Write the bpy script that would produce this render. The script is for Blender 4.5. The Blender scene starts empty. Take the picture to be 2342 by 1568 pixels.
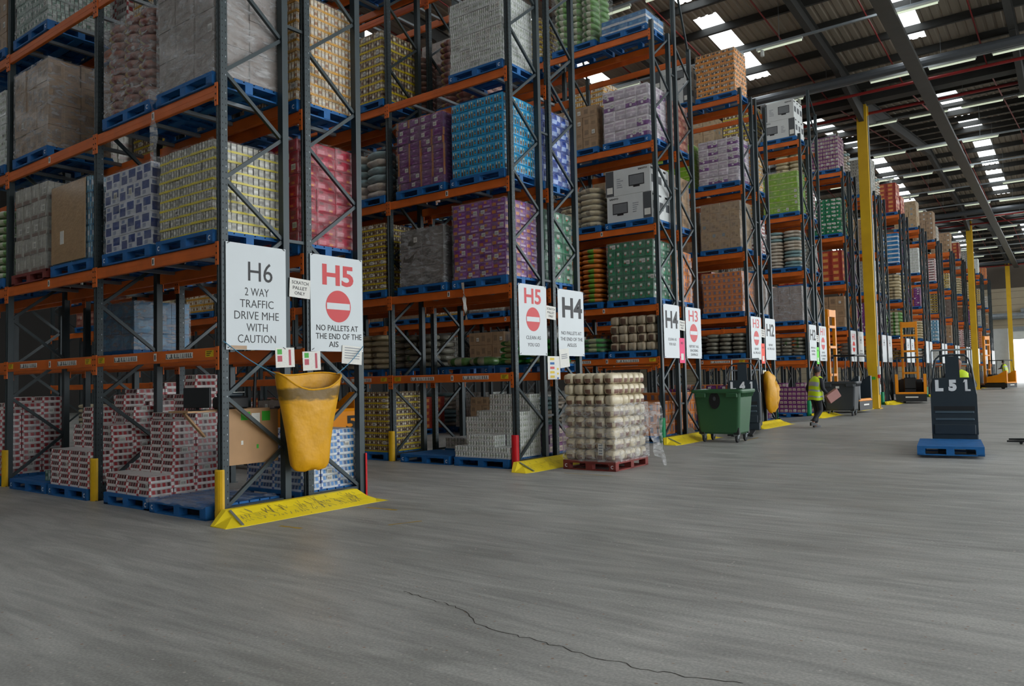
import bpy, bmesh, math, random
from mathutils import Vector, Matrix
sc = bpy.context.scene
COL = sc.collection
PI = math.pi

# ------------------------------------------------------------------ camera
W, H = 2342, 1568
YAW, PITCH, ROLL, FPX = 0.6461, 0.0462, -0.0218, 1786.52
CAM = Vector((8.383, -5.371, 1.5926))
_fw = Vector((-math.sin(YAW) * math.cos(PITCH), math.cos(YAW) * math.cos(PITCH), math.sin(PITCH)))
_r = Vector((math.cos(YAW), math.sin(YAW), 0)); _u = _r.cross(_fw)
_r2 = _r * math.cos(ROLL) + _u * math.sin(ROLL); _u2 = _u * math.cos(ROLL) - _r * math.sin(ROLL)
cd = bpy.data.cameras.new('camera'); co = bpy.data.objects.new('camera', cd); COL.objects.link(co)
_m = Matrix((_r2, _u2, -_fw)).transposed().to_4x4(); _m.translation = CAM
co.matrix_world = _m
cd.sensor_width = 36.0; cd.lens = FPX * 36.0 / W; cd.clip_end = 400
sc.camera = co
sc.view_settings.view_transform = 'Standard'; sc.view_settings.look = 'None'
sc.view_settings.gamma = 1.0; sc.view_settings.use_curve_mapping = False
sc.view_settings.exposure = 0.55

# ------------------------------------------------------------------ daylight
wd = bpy.data.worlds.new('daylight'); sc.world = wd; wd.use_nodes = True
bg = wd.node_tree.nodes['Background']; bg.inputs[0].default_value = (0.93, 0.97, 1.0, 1); bg.inputs[1].default_value = 2.6
RIDGES = (-19.4, 14.0, 47.3, 80.7); VALLEYS = (-36.1, -2.7, 30.6, 64.0, 97.3)
ZV, ZR = 13.8, 15.4
SKYX = [-2.65 + 5.85 * i for i in range(-5, 4)]
def area(name, loc, sx, sy, power, col=(0.95, 0.98, 1)):
    l = bpy.data.lights.new(name, 'AREA'); l.shape = 'RECTANGLE'; l.size = sx; l.size_y = sy; l.energy = power; l.color = col
    o = bpy.data.objects.new(name, l); o.location = loc; COL.objects.link(o); return o
for _x in SKYX:
    for _y, _p in ((5.5, 30), (22.5, 45), (39, 45), (56, 45), (72.5, 45), (89, 45)):
        area('skylight_daylight', (_x, _y, 13.55), 0.9, 11.0, _p)

# ------------------------------------------------------------------ materials
def lin(h):
    h = h.lstrip('#'); c = [int(h[i:i + 2], 16) / 255 for i in (0, 2, 4)]
    return tuple((v / 12.92 if v <= 0.04045 else ((v + 0.055) / 1.055) ** 2.4) for v in c) + (1,)
_M = {}
def mat(name, hexc, rough=0.6, metal=0.0, var=0.12, scale=6.0, bump=0.0, bscale=30.0, coat=0.0):
    if name in _M: return _M[name]
    m = bpy.data.materials.new(name); m.use_nodes = True; nt = m.node_tree; b = nt.nodes['Principled BSDF']
    c = lin(hexc); b.inputs['Roughness'].default_value = rough; b.inputs['Metallic'].default_value = metal
    b.inputs['Coat Weight'].default_value = coat; b.inputs['Coat Roughness'].default_value = 0.12
    if var > 0:
        tc = nt.nodes.new('ShaderNodeTexCoord'); n = nt.nodes.new('ShaderNodeTexNoise'); n.inputs['Scale'].default_value = scale; n.inputs['Detail'].default_value = 3
        oi = nt.nodes.new('ShaderNodeObjectInfo'); ad = nt.nodes.new('ShaderNodeVectorMath'); ad.operation = 'ADD'
        nt.links.new(tc.outputs['Object'], ad.inputs[0]); nt.links.new(oi.outputs['Location'], ad.inputs[1]); nt.links.new(ad.outputs[0], n.inputs['Vector'])
        mx = nt.nodes.new('ShaderNodeMix'); mx.data_type = 'RGBA'
        mx.inputs[6].default_value = tuple(max(0, v * (1 - var * 1.6)) for v in c[:3]) + (1,)
        mx.inputs[7].default_value = tuple(min(1, v * (1 + var * 1.3)) for v in c[:3]) + (1,)
        nt.links.new(n.outputs['Fac'], mx.inputs[0]); nt.links.new(mx.outputs[2], b.inputs['Base Color'])
        if bump > 0:
            n2 = nt.nodes.new('ShaderNodeTexNoise'); n2.inputs['Scale'].default_value = bscale; n2.inputs['Detail'].default_value = 2
            nt.links.new(ad.outputs[0], n2.inputs['Vector'])
            bp = nt.nodes.new('ShaderNodeBump'); bp.inputs['Strength'].default_value = bump; bp.inputs['Distance'].default_value = 0.02
            nt.links.new(n2.outputs['Fac'], bp.inputs['Height']); nt.links.new(bp.outputs[0], b.inputs['Normal'])
    else:
        b.inputs['Base Color'].default_value = c
    _M[name] = m; return m
def emat(name, hexc, s):
    m = bpy.data.materials.new(name); m.use_nodes = True; b = m.node_tree.nodes['Principled BSDF']
    b.inputs['Base Color'].default_value = lin(hexc); b.inputs['Emission Color'].default_value = lin(hexc); b.inputs['Emission Strength'].default_value = s
    _M[name] = m; return m
def film(name, lo, hi, tint='#ffffff'):
    if name in _M: return _M[name]
    m = bpy.data.materials.new(name); m.use_nodes = True; nt = m.node_tree; b = nt.nodes['Principled BSDF']; out = nt.nodes['Material Output']
    b.inputs['Base Color'].default_value = lin(tint); b.inputs['Roughness'].default_value = 0.16
    tr = nt.nodes.new('ShaderNodeBsdfTransparent'); mx = nt.nodes.new('ShaderNodeMixShader')
    tc = nt.nodes.new('ShaderNodeTexCoord'); mp = nt.nodes.new('ShaderNodeMapping'); mp.inputs['Scale'].default_value = (1.2, 1.2, 3.2); mp.inputs['Rotation'].default_value = (0.25, 0.3, 0)
    n = nt.nodes.new('ShaderNodeTexNoise'); n.inputs['Scale'].default_value = 5; n.inputs['Detail'].default_value = 4; n.inputs['Distortion'].default_value = 0.6
    mr = nt.nodes.new('ShaderNodeMapRange'); mr.inputs[1].default_value = 0.35; mr.inputs[2].default_value = 0.75; mr.inputs[3].default_value = lo; mr.inputs[4].default_value = hi
    bp = nt.nodes.new('ShaderNodeBump'); bp.inputs['Strength'].default_value = 0.9; bp.inputs['Distance'].default_value = 0.03
    L = nt.links.new
    L(tc.outputs['Object'], mp.inputs[0]); L(mp.outputs[0], n.inputs['Vector']); L(n.outputs['Fac'], mr.inputs[0]); L(n.outputs['Fac'], bp.inputs['Height']); L(bp.outputs[0], b.inputs['Normal'])
    L(mr.outputs[0], mx.inputs[0]); L(tr.outputs[0], mx.inputs[1]); L(b.outputs[0], mx.inputs[2]); L(mx.outputs[0], out.inputs['Surface'])
    _M[name] = m; return m
def G(hexc, rough=0.4, bump=0.35, bscale=22.0, var=0.16, coat=0.25):      # printed film and card packaging, one material per ink
    return mat('print_' + hexc.strip('#'), hexc, rough, 0, var, 9.0, bump, bscale, coat)

steel = mat('rack_steel', '#303b3e', 0.4, 0.2, 0.16, 4)
steel_dark = mat('rack_hole', '#0c0f10', 0.8, 0, 0)
orange = mat('beam_orange', '#d2661c', 0.5, 0, 0.22, 3)
blue = mat('pallet_blue', '#0a5f9e', 0.6, 0, 0.3, 5, 0.2, 40)
redp = mat('pallet_red', '#7a2f28', 0.65, 0, 0.3, 5, 0.2, 40)
white = mat('sign_white', '#c6cdcf', 0.35, 0, 0.03, 2)
ink = mat('ink_black', '#141416', 0.5, 0, 0)
inkred = mat('ink_red', '#c4161c', 0.4, 0, 0.04)
yel = mat('safety_yellow', '#dcae0c', 0.5, 0, 0.14, 8)
redg = mat('guard_red', '#c8121e', 0.42, 0, 0.08)
grn = mat('guard_green', '#0c8a56', 0.45, 0, 0.08)
galv = mat('galvanised', '#8f979b', 0.4, 0.6, 0.15, 3)
darkroof = mat('roof_steel', '#3a3a38', 0.6, 0.2, 0.2, 2)
sheet = mat('roof_sheet', '#8a8072', 0.55, 0, 0.12, 0.6)
pipered = mat('pipe_red', '#7d1414', 0.45, 0, 0.1)
pipegrey = mat('pipe_grey', '#4c5054', 0.5, 0.2, 0.1)
truck_grey = mat('truck_grey', '#26323a', 0.4, 0, 0.06)
truck_black = mat('truck_black', '#15181a', 0.5, 0, 0.1)
truck_or = mat('truck_orange', '#e08a0a', 0.38, 0, 0.06)
rubber = mat('rubber', '#17181a', 0.75, 0, 0.1)
labelw = mat('label_white', '#d9d8d0', 0.5, 0, 0.12, 60)
tube = emat('tube_lit', '#f4ffe2', 0.3)
FW = film('stretch_film', 0.02, 0.32, '#b8b8b8')
FWH = film('stretch_film_heavy', 0.07, 0.6, '#cccccc')

# ------------------------------------------------------------------ mesh builder
class MB:
    def __init__(s): s.v = []; s.f = []; s.mi = []; s.ms = []; s.map = {}
    def vert(s, p):
        k = (round(p[0], 4), round(p[1], 4), round(p[2], 4))
        i = s.map.get(k)
        if i is None: i = len(s.v); s.v.append(k); s.map[k] = i
        return i
    def m(s, mt):
        if mt not in s.ms: s.ms.append(mt)
        return s.ms.index(mt)
    def face(s, pts, mt):
        ids = []
        for p in pts:
            i = s.vert(p)
            if i not in ids: ids.append(i)
        if len(ids) > 2: s.f.append(ids); s.mi.append(s.m(mt))
    def fresh(s): s.map = {}
    def hexa(s, c, mt):
        s.fresh()
        for q in ((0, 3, 2, 1), (4, 5, 6, 7), (0, 1, 5, 4), (1, 2, 6, 5), (2, 3, 7, 6), (3, 0, 4, 7)): s.face([c[i] for i in q], mt)
    def box(s, x0, x1, y0, y1, z0, z1, mt, ch=0):
        if ch <= 0:
            s.hexa([(x0, y0, z0), (x1, y0, z0), (x1, y1, z0), (x0, y1, z0), (x0, y0, z1), (x1, y0, z1), (x1, y1, z1), (x0, y1, z1)], mt); return
        def ring(i, z): return [(x0 + i, y0, z), (x1 - i, y0, z), (x1, y0 + i, z), (x1, y1 - i, z), (x1 - i, y1, z), (x0 + i, y1, z), (x0, y1 - i, z), (x0, y0 + i, z)]
        def rin(z): return [(x0 + 1.5 * ch, y0 + ch, z), (x1 - 1.5 * ch, y0 + ch, z), (x1 - ch, y0 + 1.5 * ch, z), (x1 - ch, y1 - 1.5 * ch, z), (x1 - 1.5 * ch, y1 - ch, z), (x0 + 1.5 * ch, y1 - ch, z), (x0 + ch, y1 - 1.5 * ch, z), (x0 + ch, y0 + 1.5 * ch, z)]
        s.loft([rin(z0), ring(ch, z0 + ch), ring(ch, z1 - ch), rin(z1)], mt, True, True)
    def loft(s, rings, mt, cap0=True, cap1=True):
        s.fresh(); n = len(rings[0])
        for a, b in zip(rings, rings[1:]):
            for i in range(n): s.face([a[i], a[(i + 1) % n], b[(i + 1) % n], b[i]], mt)
        if cap0: s.face(rings[0][::-1], mt)
        if cap1: s.face(rings[-1], mt)
    def bar(s, p, q, w, h, mt, up=(0, 0, 1)):
        p = Vector(p); q = Vector(q); d = (q - p).normalized(); u = Vector(up)
        if abs(d.dot(u)) > 0.98: u = Vector((0, 1, 0))
        r = d.cross(u).normalized(); t = r.cross(d)
        c = [p - r * w / 2 - t * h / 2, p + r * w / 2 - t * h / 2, p + r * w / 2 + t * h / 2, p - r * w / 2 + t * h / 2]
        s.loft([[tuple(x) for x in c], [tuple(x + (q - p)) for x in c]], mt)
    def tube(s, path, r, mt, n=8, rr=None):
        P = [Vector(x) for x in path]; rings = []
        for i, x in enumerate(P):
            d = (P[min(i + 1, len(P) - 1)] - P[max(i - 1, 0)]).normalized()
            u = Vector((0, 0, 1)) if abs(d.z) < 0.9 else Vector((0, 1, 0))
            a = d.cross(u).normalized(); b = a.cross(d); q = rr[i] if rr else r
            rings.append([tuple(x + a * math.cos(2 * PI * k / n) * q + b * math.sin(2 * PI * k / n) * q) for k in range(n)])
        s.loft(rings, mt)
    def lathe(s, prof, mt, c=(0, 0, 0), n=16, axis='z'):
        rings = []
        for r, z in prof:
            rg = []
            for k in range(n):
                a = 2 * PI * k / n; e, g = r * math.cos(a), r * math.sin(a)
                rg.append((c[0] + e, c[1] + g, c[2] + z) if axis == 'z' else ((c[0] + z, c[1] + e, c[2] + g) if axis == 'x' else (c[0] + g, c[1] + z, c[2] + e)))
            rings.append(rg)
        s.loft(rings, mt)
    def panel(s, O, u, v, cu, cv, col, bulge=None):
        O = Vector(O); u = Vector(u); v = Vector(v); n = u.cross(v).normalized()
        if isinstance(cu, int): cu = [i / cu for i in range(cu + 1)]
        if isinstance(cv, int): cv = [i / cv for i in range(cv + 1)]
        g = [[O + u * a + v * b + (n * bulge(a, b) if bulge else Vector()) for a in cu] for b in cv]
        for j in range(len(cv) - 1):
            for i in range(len(cu) - 1):
                s.face([g[j][i], g[j][i + 1], g[j + 1][i + 1], g[j + 1][i]], col(i, j) if callable(col) else col)
    def mesh(s, name, smooth=False):
        me = bpy.data.meshes.new(name); me.from_pydata(s.v, [], s.f)
        for mt in s.ms: me.materials.append(mt)
        me.polygons.foreach_set('material_index', s.mi)
        if smooth: me.polygons.foreach_set('use_smooth', [True] * len(s.f))
        me.update(); return me
def obj(name, me, parent=None, loc=(0, 0, 0), rz=0.0, label=None):
    if isinstance(me, MB): me = me.mesh(name)
    o = bpy.data.objects.new(name, me); COL.objects.link(o); o.location = loc
    if rz: o.rotation_euler = (0, 0, rz)
    if parent: o.parent = parent
    if label: o['label'] = label
    return o
def thing(name, label, cat, loc=(0, 0, 0), rz=0.0, group=None):
    o = bpy.data.objects.new(name, None); COL.objects.link(o); o.location = loc; o.rotation_euler = (0, 0, rz); o.empty_display_size = 0.1
    return tag(o, label, cat, group)
def tag(o, label, cat, group=None):
    o['label'] = label; o['category'] = cat
    if group: o['group'] = group
    return o
def struct(name, me, **k):
    o = obj(name, me, **k); o['kind'] = 'structure'; return o
_MC = {}
def cached(key, fn):
    if key not in _MC: _MC[key] = fn()
    return _MC[key]
R = random.Random(7)

# lettering: cached outline meshes fitted to a height and width
_TX = {}
def text_mesh(body, bold):
    k = (body, bold)
    if k not in _TX:
        c = bpy.data.curves.new('lettering', 'FONT'); c.body = body; c.align_x = 'CENTER'; c.offset = bold; c.extrude = 0.004; c.resolution_u = 3
        t = bpy.data.objects.new('lettering', c); COL.objects.link(t); bpy.context.view_layer.update()
        me = bpy.data.meshes.new_from_object(t.evaluated_get(bpy.context.evaluated_depsgraph_get()))
        bpy.data.objects.remove(t); _TX[k] = [tuple(v.co) for v in me.vertices], [tuple(p.vertices) for p in me.polygons]
    return _TX[k]
def lettering(body, parent, org, ux, uz, h, w, mt, bold=0.0, name='lettering'):
    """flat letters centred on ORG; UX is the reading direction, UZ is up"""
    vs, fs = text_mesh(body, bold); xs = [v[0] for v in vs]; ys = [v[1] for v in vs]
    sx = w / (max(xs) - min(xs)); sy = h / (max(ys) - min(ys)); cx = (max(xs) + min(xs)) / 2; cy = (max(ys) + min(ys)) / 2
    ux = Vector(ux); uz = Vector(uz); n = ux.cross(uz); o = Vector(org)
    me = bpy.data.meshes.new(name); me.from_pydata([tuple(o + ux * (v[0] - cx) * sx + uz * (v[1] - cy) * sy + n * v[2] * 0.25) for v in vs], [], fs); me.materials.append(mt)
    return obj(name, me, parent)

# ------------------------------------------------------------------ setting: floor, roof, walls
def floor_mat():
    m = bpy.data.materials.new('worn_concrete'); m.use_nodes = True; nt = m.node_tree; b = nt.nodes['Principled BSDF']; N = nt.nodes.new; L = nt.links.new
    tc = N('ShaderNodeTexCoord')
    def noise(scale, det, sc3=(1, 1, 1), rot=0.0, dist=0.0):
        mp = N('ShaderNodeMapping'); mp.inputs['Scale'].default_value = sc3; mp.inputs['Rotation'].default_value = (0, 0, rot)
        n = N('ShaderNodeTexNoise'); n.inputs['Scale'].default_value = scale; n.inputs['Detail'].default_value = det; n.inputs['Distortion'].default_value = dist
        L(tc.outputs['Object'], mp.inputs[0]); L(mp.outputs[0], n.inputs['Vector']); return n
    def ramp(n, a, b2, ca, cb):
        r = N('ShaderNodeValToRGB'); e = r.color_ramp.elements; e[0].position = a; e[1].position = b2; e[0].color = ca; e[1].color = cb
        L(n.outputs['Fac'] if 'Fac' in n.outputs else n.outputs[1], r.inputs[0]); return r
    def mix(f, a, b2, mode='MIX', fac=1.0):
        x = N('ShaderNodeMix'); x.data_type = 'RGBA'; x.blend_type = mode
        if f is None: x.inputs[0].default_value = fac
        else: L(f, x.inputs[0])
        for s, q in ((6, a), (7, b2)):
            if isinstance(q, tuple): x.inputs[s].default_value = q
            else: L(q, x.inputs[s])
        return x.outputs[2]
    big = ramp(noise(0.22, 4, dist=0.8), 0.3, 0.72, lin('#93938d'), lin('#b3b2ac'))
    swirl = ramp(noise(1.3, 7, (0.35, 1.9, 1), 0.5, 2.2), 0.32, 0.64, (0.78, 0.78, 0.78, 1), (1.06, 1.06, 1.06, 1))
    swirl2 = ramp(noise(2.2, 7, (0.25, 2.4, 1), -0.35, 1.8), 0.36, 0.6, (0.84, 0.84, 0.84, 1), (1.06, 1.06, 1.06, 1))
    c = mix(None, big.outputs[0], swirl.outputs[0], 'MULTIPLY'); c = mix(None, c, swirl2.outputs[0], 'MULTIPLY')
    fine = ramp(noise(55, 3), 0.4, 0.62, (0.84, 0.84, 0.84, 1), (1.08, 1.08, 1.08, 1)); c = mix(None, c, fine.outputs[0], 'MULTIPLY')
    vo = N('ShaderNodeTexVoronoi'); vo.inputs['Scale'].default_value = 17; L(tc.outputs['Object'], vo.inputs['Vector'])
    lt = N('ShaderNodeMath'); lt.operation = 'LESS_THAN'; lt.inputs[1].default_value = 0.16; L(vo.outputs['Distance'], lt.inputs[0])
    pick = N('ShaderNodeSeparateColor'); L(vo.outputs['Color'], pick.inputs[0])
    gt = N('ShaderNodeMath'); gt.operation = 'GREATER_THAN'; gt.inputs[1].default_value = 0.62; L(pick.outputs[0], gt.inputs[0])
    mu = N('ShaderNodeMath'); mu.operation = 'MULTIPLY'; L(lt.outputs[0], mu.inputs[0]); L(gt.outputs[0], mu.inputs[1])
    st = ramp(pick, 0, 1, lin('#8a6f58'), lin('#c2c0ba'))
    c = mix(mu.outputs[0], c, st.outputs[0])
    L(c, b.inputs['Base Color']); b.inputs['Roughness'].default_value = 0.52
    rg = ramp(noise(0.9, 4, (0.3, 1.6, 1), 0.4, 1.0), 0.3, 0.7, (0.36, 0.36, 0.36, 1), (0.6, 0.6, 0.6, 1)); L(rg.outputs[0], b.inputs['Roughness'])
    bp = N('ShaderNodeBump'); bp.inputs['Strength'].default_value = 0.15; bp.inputs['Distance'].default_value = 0.01; L(noise(40, 4).outputs['Fac'], bp.inputs['Height']); L(bp.outputs[0], b.inputs['Normal'])
    return m
b = MB(); b.face([(-60, -30, 0), (70, -30, 0), (70, 130, 0), (-60, 130, 0)], floor_mat())
crackm = mat('crack', '#3a342e', 0.9, 0, 0.1)
def ribbon(b, pts, w, mt, z=0.0015, jit=0.0):
    rr = random.Random(3); P = []
    for a, c in zip(pts, pts[1:]):
        for t in range(6): P.append(Vector((a[0] + (c[0] - a[0]) * t / 6 + rr.uniform(-jit, jit), a[1] + (c[1] - a[1]) * t / 6 + rr.uniform(-jit, jit), z)))
    P.append(Vector((pts[-1][0], pts[-1][1], z))); ll = []; 
    for i, p in enumerate(P):
        d = (P[min(i + 1, len(P) - 1)] - P[max(i - 1, 0)]).normalized(); n = Vector((-d.y, d.x, 0)); k = w * rr.uniform(0.5, 1.2)
        ll.append((p + n * k, p - n * k))
    b.fresh()
    for a, c in zip(ll, ll[1:]): b.face([a[0], a[1], c[1], c[0]], mt)
struct('floor', b)
def gz(px, py, z=0.0):
    d = _r2 * ((px - W / 2) / FPX) - _u2 * ((py - H / 2) / FPX) + _fw; t = (z - CAM.z) / d.z; return CAM + d * t
b = MB(); ribbon(b, [gz(*q)[:2] for q in ((925, 1352), (990, 1372), (1048, 1388), (1085, 1422), (1150, 1448), (1228, 1463), (1330, 1494), (1450, 1524), (1560, 1546), (1700, 1562))], 0.004, crackm, 0.0015, 0.02)
struct('floor_crack', b)
worn_y = mat('worn_floor_paint', '#a98c3a', 0.7, 0, 0.35, 14)
for pts, w in ((((640, 1202), (690, 1208)), 0.03), (((838, 1160), (908, 1166)), 0.03), (((888, 1200), (965, 1191)), 0.02), (((1290, 1081), (1400, 1088)), 0.02), (((1700, 1008), (1735, 1000)), 0.03)):
    b = MB(); ribbon(b, [gz(*q)[:2] for q in pts], w, worn_y, 0.0012); struct('floor_marking', b)
chalk = mat('worn_white_paint', '#a9aaa6', 0.7, 0, 0.3, 10)
for pts in (((2275, 922), (2312, 922)), ((2320, 936), (2342, 936))):
    b = MB(); ribbon(b, [gz(*q)[:2] for q in pts], 0.06, chalk, 0.0012); struct('floor_marking', b)

def zroof(y):
    for r in RIDGES:
        if abs(y - r) <= 16.75: return ZR - (ZR - ZV) * abs(y - r) / 16.7
    return ZV
XR0, XR1 = -46.0, 26.0
def skyspan(r, sgn):                                            # the glazed stretches of a slope, as y distances from its ridge
    return [(1.2, 6.2), (7.4, 13.2)]
n_sky = 0
def build_roof():
    global n_sky
    pane = bpy.data.materials.new('translucent_sheet'); pane.use_nodes = True; nt = pane.node_tree; out = nt.nodes['Material Output']
    t1 = nt.nodes.new('ShaderNodeBsdfTransparent'); t1.inputs[0].default_value = (0.92, 0.96, 0.97, 1); t2 = nt.nodes.new('ShaderNodeBsdfTranslucent'); mx = nt.nodes.new('ShaderNodeMixShader'); mx.inputs[0].default_value = 0.25
    nt.links.new(t1.outputs[0], mx.inputs[1]); nt.links.new(t2.outputs[0], mx.inputs[2]); nt.links.new(mx.outputs[0], out.inputs['Surface'])
    b = MB(); xs = []; x = XR0
    while x < XR1:
        xs += [(x, 0), (x + 0.16, 0), (x + 0.2, 0.035), (x + 0.26, 0.035)]; x += 0.3
    xs.append((XR1, 0))
    for r in RIDGES:
        for s in (-1, 1):
            edges = [0.0] + [e for sp in skyspan(r, s) for e in sp] + [16.7]
            for k in range(len(edges) - 1):
                y0, y1 = r + s * edges[k], r + s * edges[k + 1]; hole = k % 2 == 1; b.fresh()
                for (xa, ha), (xb, hb) in zip(xs, xs[1:]):
                    xm = (xa + xb) / 2
                    if hole and any(abs(xm - c) < 0.45 for c in SKYX): continue
                    b.face([(xa, y0, zroof(y0) + ha), (xb, y0, zroof(y0) + hb), (xb, y1, zroof(y1) + hb), (xa, y1, zroof(y1) + ha)], sheet)
    struct('ceiling', b)
    for r in RIDGES[1:]:
        for s in (-1, 1):
            for (e0, e1) in skyspan(r, s):
                for c in SKYX:
                    n_sky += 1; y0, y1 = sorted((r + s * e0, r + s * e1)); b = MB()
                    b.face([(c - 0.5, y0, zroof(y0) + 0.05), (c + 0.5, y0, zroof(y0) + 0.05), (c + 0.5, y1, zroof(y1) + 0.05), (c - 0.5, y1, zroof(y1) + 0.05)], pane)
                    struct('window_%d' % n_sky, b)
    for r in RIDGES[1:]:                                       # purlins along x under the sheets
        for s in (-1, 1):
            for k in range(9):
                e = 0.5 + k * 1.93; y = r + s * e; z = zroof(y); b = MB()
                b.box(XR0, XR1, y - 0.035, y + 0.035, z - 0.27, z - 0.01, darkroof); b.box(XR0, XR1, y - 0.035, y + 0.09 * s, z - 0.28, z - 0.262, darkroof)
                struct('trim_%d' % (100 + RIDGES.index(r) * 40 + (s + 1) * 10 + k), b)
    n = 0
    for x in (-29.0, -22.9, -17.05, -11.2, -5.35, 0.56, 6.4, 12.2, 18.0):     # rafters along y
        b = MB()
        for r in RIDGES[1:]:
            for s in (-1, 1):
                y0, y1 = r + s * 16.7, r + s * 1e-3
                for dz, w, h in ((-0.29, 0.22, 0.02), (-0.54, 0.03, 0.48), (-0.8, 0.22, 0.025)):
                    b.bar((x, y0, zroof(y0) + dz), (x, y1, zroof(y1) + dz), w, h, darkroof)
                ye = r + s * 12.6                              # haunch down to the column
                b.hexa([(x - 0.1, ye, zroof(ye) - 0.85), (x + 0.1, ye, zroof(ye) - 0.85), (x + 0.1, y0, ZV - 1.5), (x - 0.1, y0, ZV - 1.5), (x - 0.1, ye, zroof(ye) - 0.8), (x + 0.1, ye, zroof(ye) - 0.8), (x + 0.1, y0, ZV - 0.75), (x - 0.1, y0, ZV - 0.75)], darkroof)
        n += 1; struct('ceiling_rafter', b)
    for y in VALLEYS[1:]:
        b = MB(); b.box(XR0, XR1, y - 0.3, y + 0.3, ZV - 0.62, ZV - 0.3, darkroof); struct('ceiling_gutter', b)
build_roof()
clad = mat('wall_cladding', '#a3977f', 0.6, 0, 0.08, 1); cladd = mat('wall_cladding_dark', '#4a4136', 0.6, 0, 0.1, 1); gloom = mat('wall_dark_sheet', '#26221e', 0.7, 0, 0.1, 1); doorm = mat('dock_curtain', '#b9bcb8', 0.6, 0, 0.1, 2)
def far_wall():
    y = 98.0; b = MB(); X0, X1 = -46, 26
    dx0, dx1, dz = 0.55, 6.2, 5.7
    z = 0.0
    while z < 10.6:                                            # horizontal cladding courses around the loading door
        z1 = min(z + 0.75, 10.6)
        for xa, xb in (((X0, dx0), (dx1, X1)) if z1 <= dz + 0.01 else ((X0, X1),)):
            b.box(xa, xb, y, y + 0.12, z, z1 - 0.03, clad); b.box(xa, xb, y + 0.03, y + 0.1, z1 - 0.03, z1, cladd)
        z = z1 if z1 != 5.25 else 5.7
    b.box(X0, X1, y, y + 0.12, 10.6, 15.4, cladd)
    struct('wall_far', b)
    b = MB(); b.box(dx0 - 0.25, dx0, y - 0.25, y, 0, dz + 0.2, galv); b.box(dx1, dx1 + 0.25, y - 0.25, y, 0, dz + 0.2, galv); b.box(dx0 - 0.25, dx1 + 0.25, y - 0.25, y, dz, dz + 0.5, galv); b.box(dx0, dx1, y - 0.12, y - 0.06, dz - 0.9, dz, doorm)
    struct('door_1', b)
    b = MB(); b.box(-2.4, dx0 - 0.3, y - 1.6, y - 0.1, 0, 6.0, doorm, 0.02); struct('wall_dock_lobby', b)
    b = MB(); b.tube([(-3, y - 0.7, 7.4), (8, y - 0.7, 7.4)], 0.35, galv, 12); b.tube([(1.5, y - 0.7, 7.9), (8, y - 0.7, 8.3)], 0.3, galv, 12)
    tag(obj('ventilation_duct', b), 'round silver ventilation duct above the far loading door', 'duct')
    b = MB(); b.face([(-46, -30, 0), (26, -30, 0), (26, -30, 15), (-46, -30, 15)], gloom); struct('light_block_near', b)  # unseen wall added behind the camera to cut light on aisle-facing sides
    b = MB(); b.box(26, 26.1, -30, -9, 0, 14, gloom); struct('light_block_right', b)  # unseen partial wall, added to block side daylight and raise contrast
    b = MB(); b.face([(-46, -30, 0), (-46, 98, 0), (-46, 98, 15), (-46, -30, 15)], gloom); struct('wall_left', b)
far_wall()

# ------------------------------------------------------------------ pallet racking
D, GAP, P, B = 0.89, 0.36, 5.8186, 3.1088
YR = D + GAP
NB = [3, 6, 6, 5, 4, 3, 3, 2, 2, 2, 2, 1, 1, 1, 1]
ORD = ['first', 'second', 'third', 'fourth', 'fifth', 'sixth', 'seventh', 'eighth', 'ninth', 'tenth', 'eleventh', 'twelfth', 'thirteenth', 'fourteenth', 'fifteenth', 'sixteenth', 'seventeenth', 'eighteenth', 'nineteenth', 'twentieth']
RN = ['H6/H5 rack', 'H5/H4 rack', 'H4/H3 rack', 'H3/H2 rack', 'H2/H1 rack', 'H1 rack'] + [ORD[i] + ' rack beyond near column' for i in range(9)]
def zlev(k, l): return 0.0 if l == 0 else (1.71 if (k == 1 and l == 1) else (2.05, 3.31, 5.25, 7.27, 10.02)[l - 1])
LEVN = ['floor level', 'first beam', 'second beam', 'third beam', 'fourth beam', 'top beam']

def upright_mesh(h, holes):
    def f():
        b = MB(); w, d, t = 0.1, 0.09, 0.012
        b.fresh()                                              # hat-shaped cold-rolled section, closed
        pr = [(-w / 2, -d / 2), (-0.02, -d / 2), (-0.014, -d / 2 + t), (0.014, -d / 2 + t), (0.02, -d / 2), (w / 2, -d / 2), (w / 2, d / 2), (-w / 2, d / 2)]
        b.loft([[(x, y, 0) for x, y in pr], [(x, y, h) for x, y in pr]], steel)
        b.box(-0.075, 0.075, -0.07, 0.07, 0, 0.008, steel)
        if holes:
            z = 0.1
            while z < h - 0.05:
                for x in (-0.036, 0.03):
                    b.face([(x, -d / 2 - 0.0008, z), (x + 0.011, -d / 2 - 0.0008, z), (x + 0.009, -d / 2 - 0.0008, z + 0.028), (x + 0.002, -d / 2 - 0.0008, z + 0.028)], steel_dark)
                for y in (-0.026, 0.018): b.face([(w / 2 + 0.0008, y, z), (w / 2 + 0.0008, y + 0.009, z), (w / 2 + 0.0008, y + 0.009, z + 0.018), (w / 2 + 0.0008, y, z + 0.018)], galv if y > 0 and int(z * 13) % 3 == 0 else steel_dark)
                z += 0.075
        return b.mesh('upright')
    return cached(('up', h, holes), f)
def brace_bar(b, y0, z0, y1, z1):
    p = Vector((0, y0, z0)); q = Vector((0, y1, z1)); b.bar(p, q, 0.045, 0.045, steel, up=(1, 0, 0))
def nodes(h, flip):
    a, c = (0.05, D - 0.05) if not flip else (D - 0.05, 0.05); z = 0.16; side = 0; out = []
    while z + 0.65 < h: out.append((a if side == 0 else c, z, c if side == 0 else a, z + 0.62)); z += 0.66; side ^= 1
    return out
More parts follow.
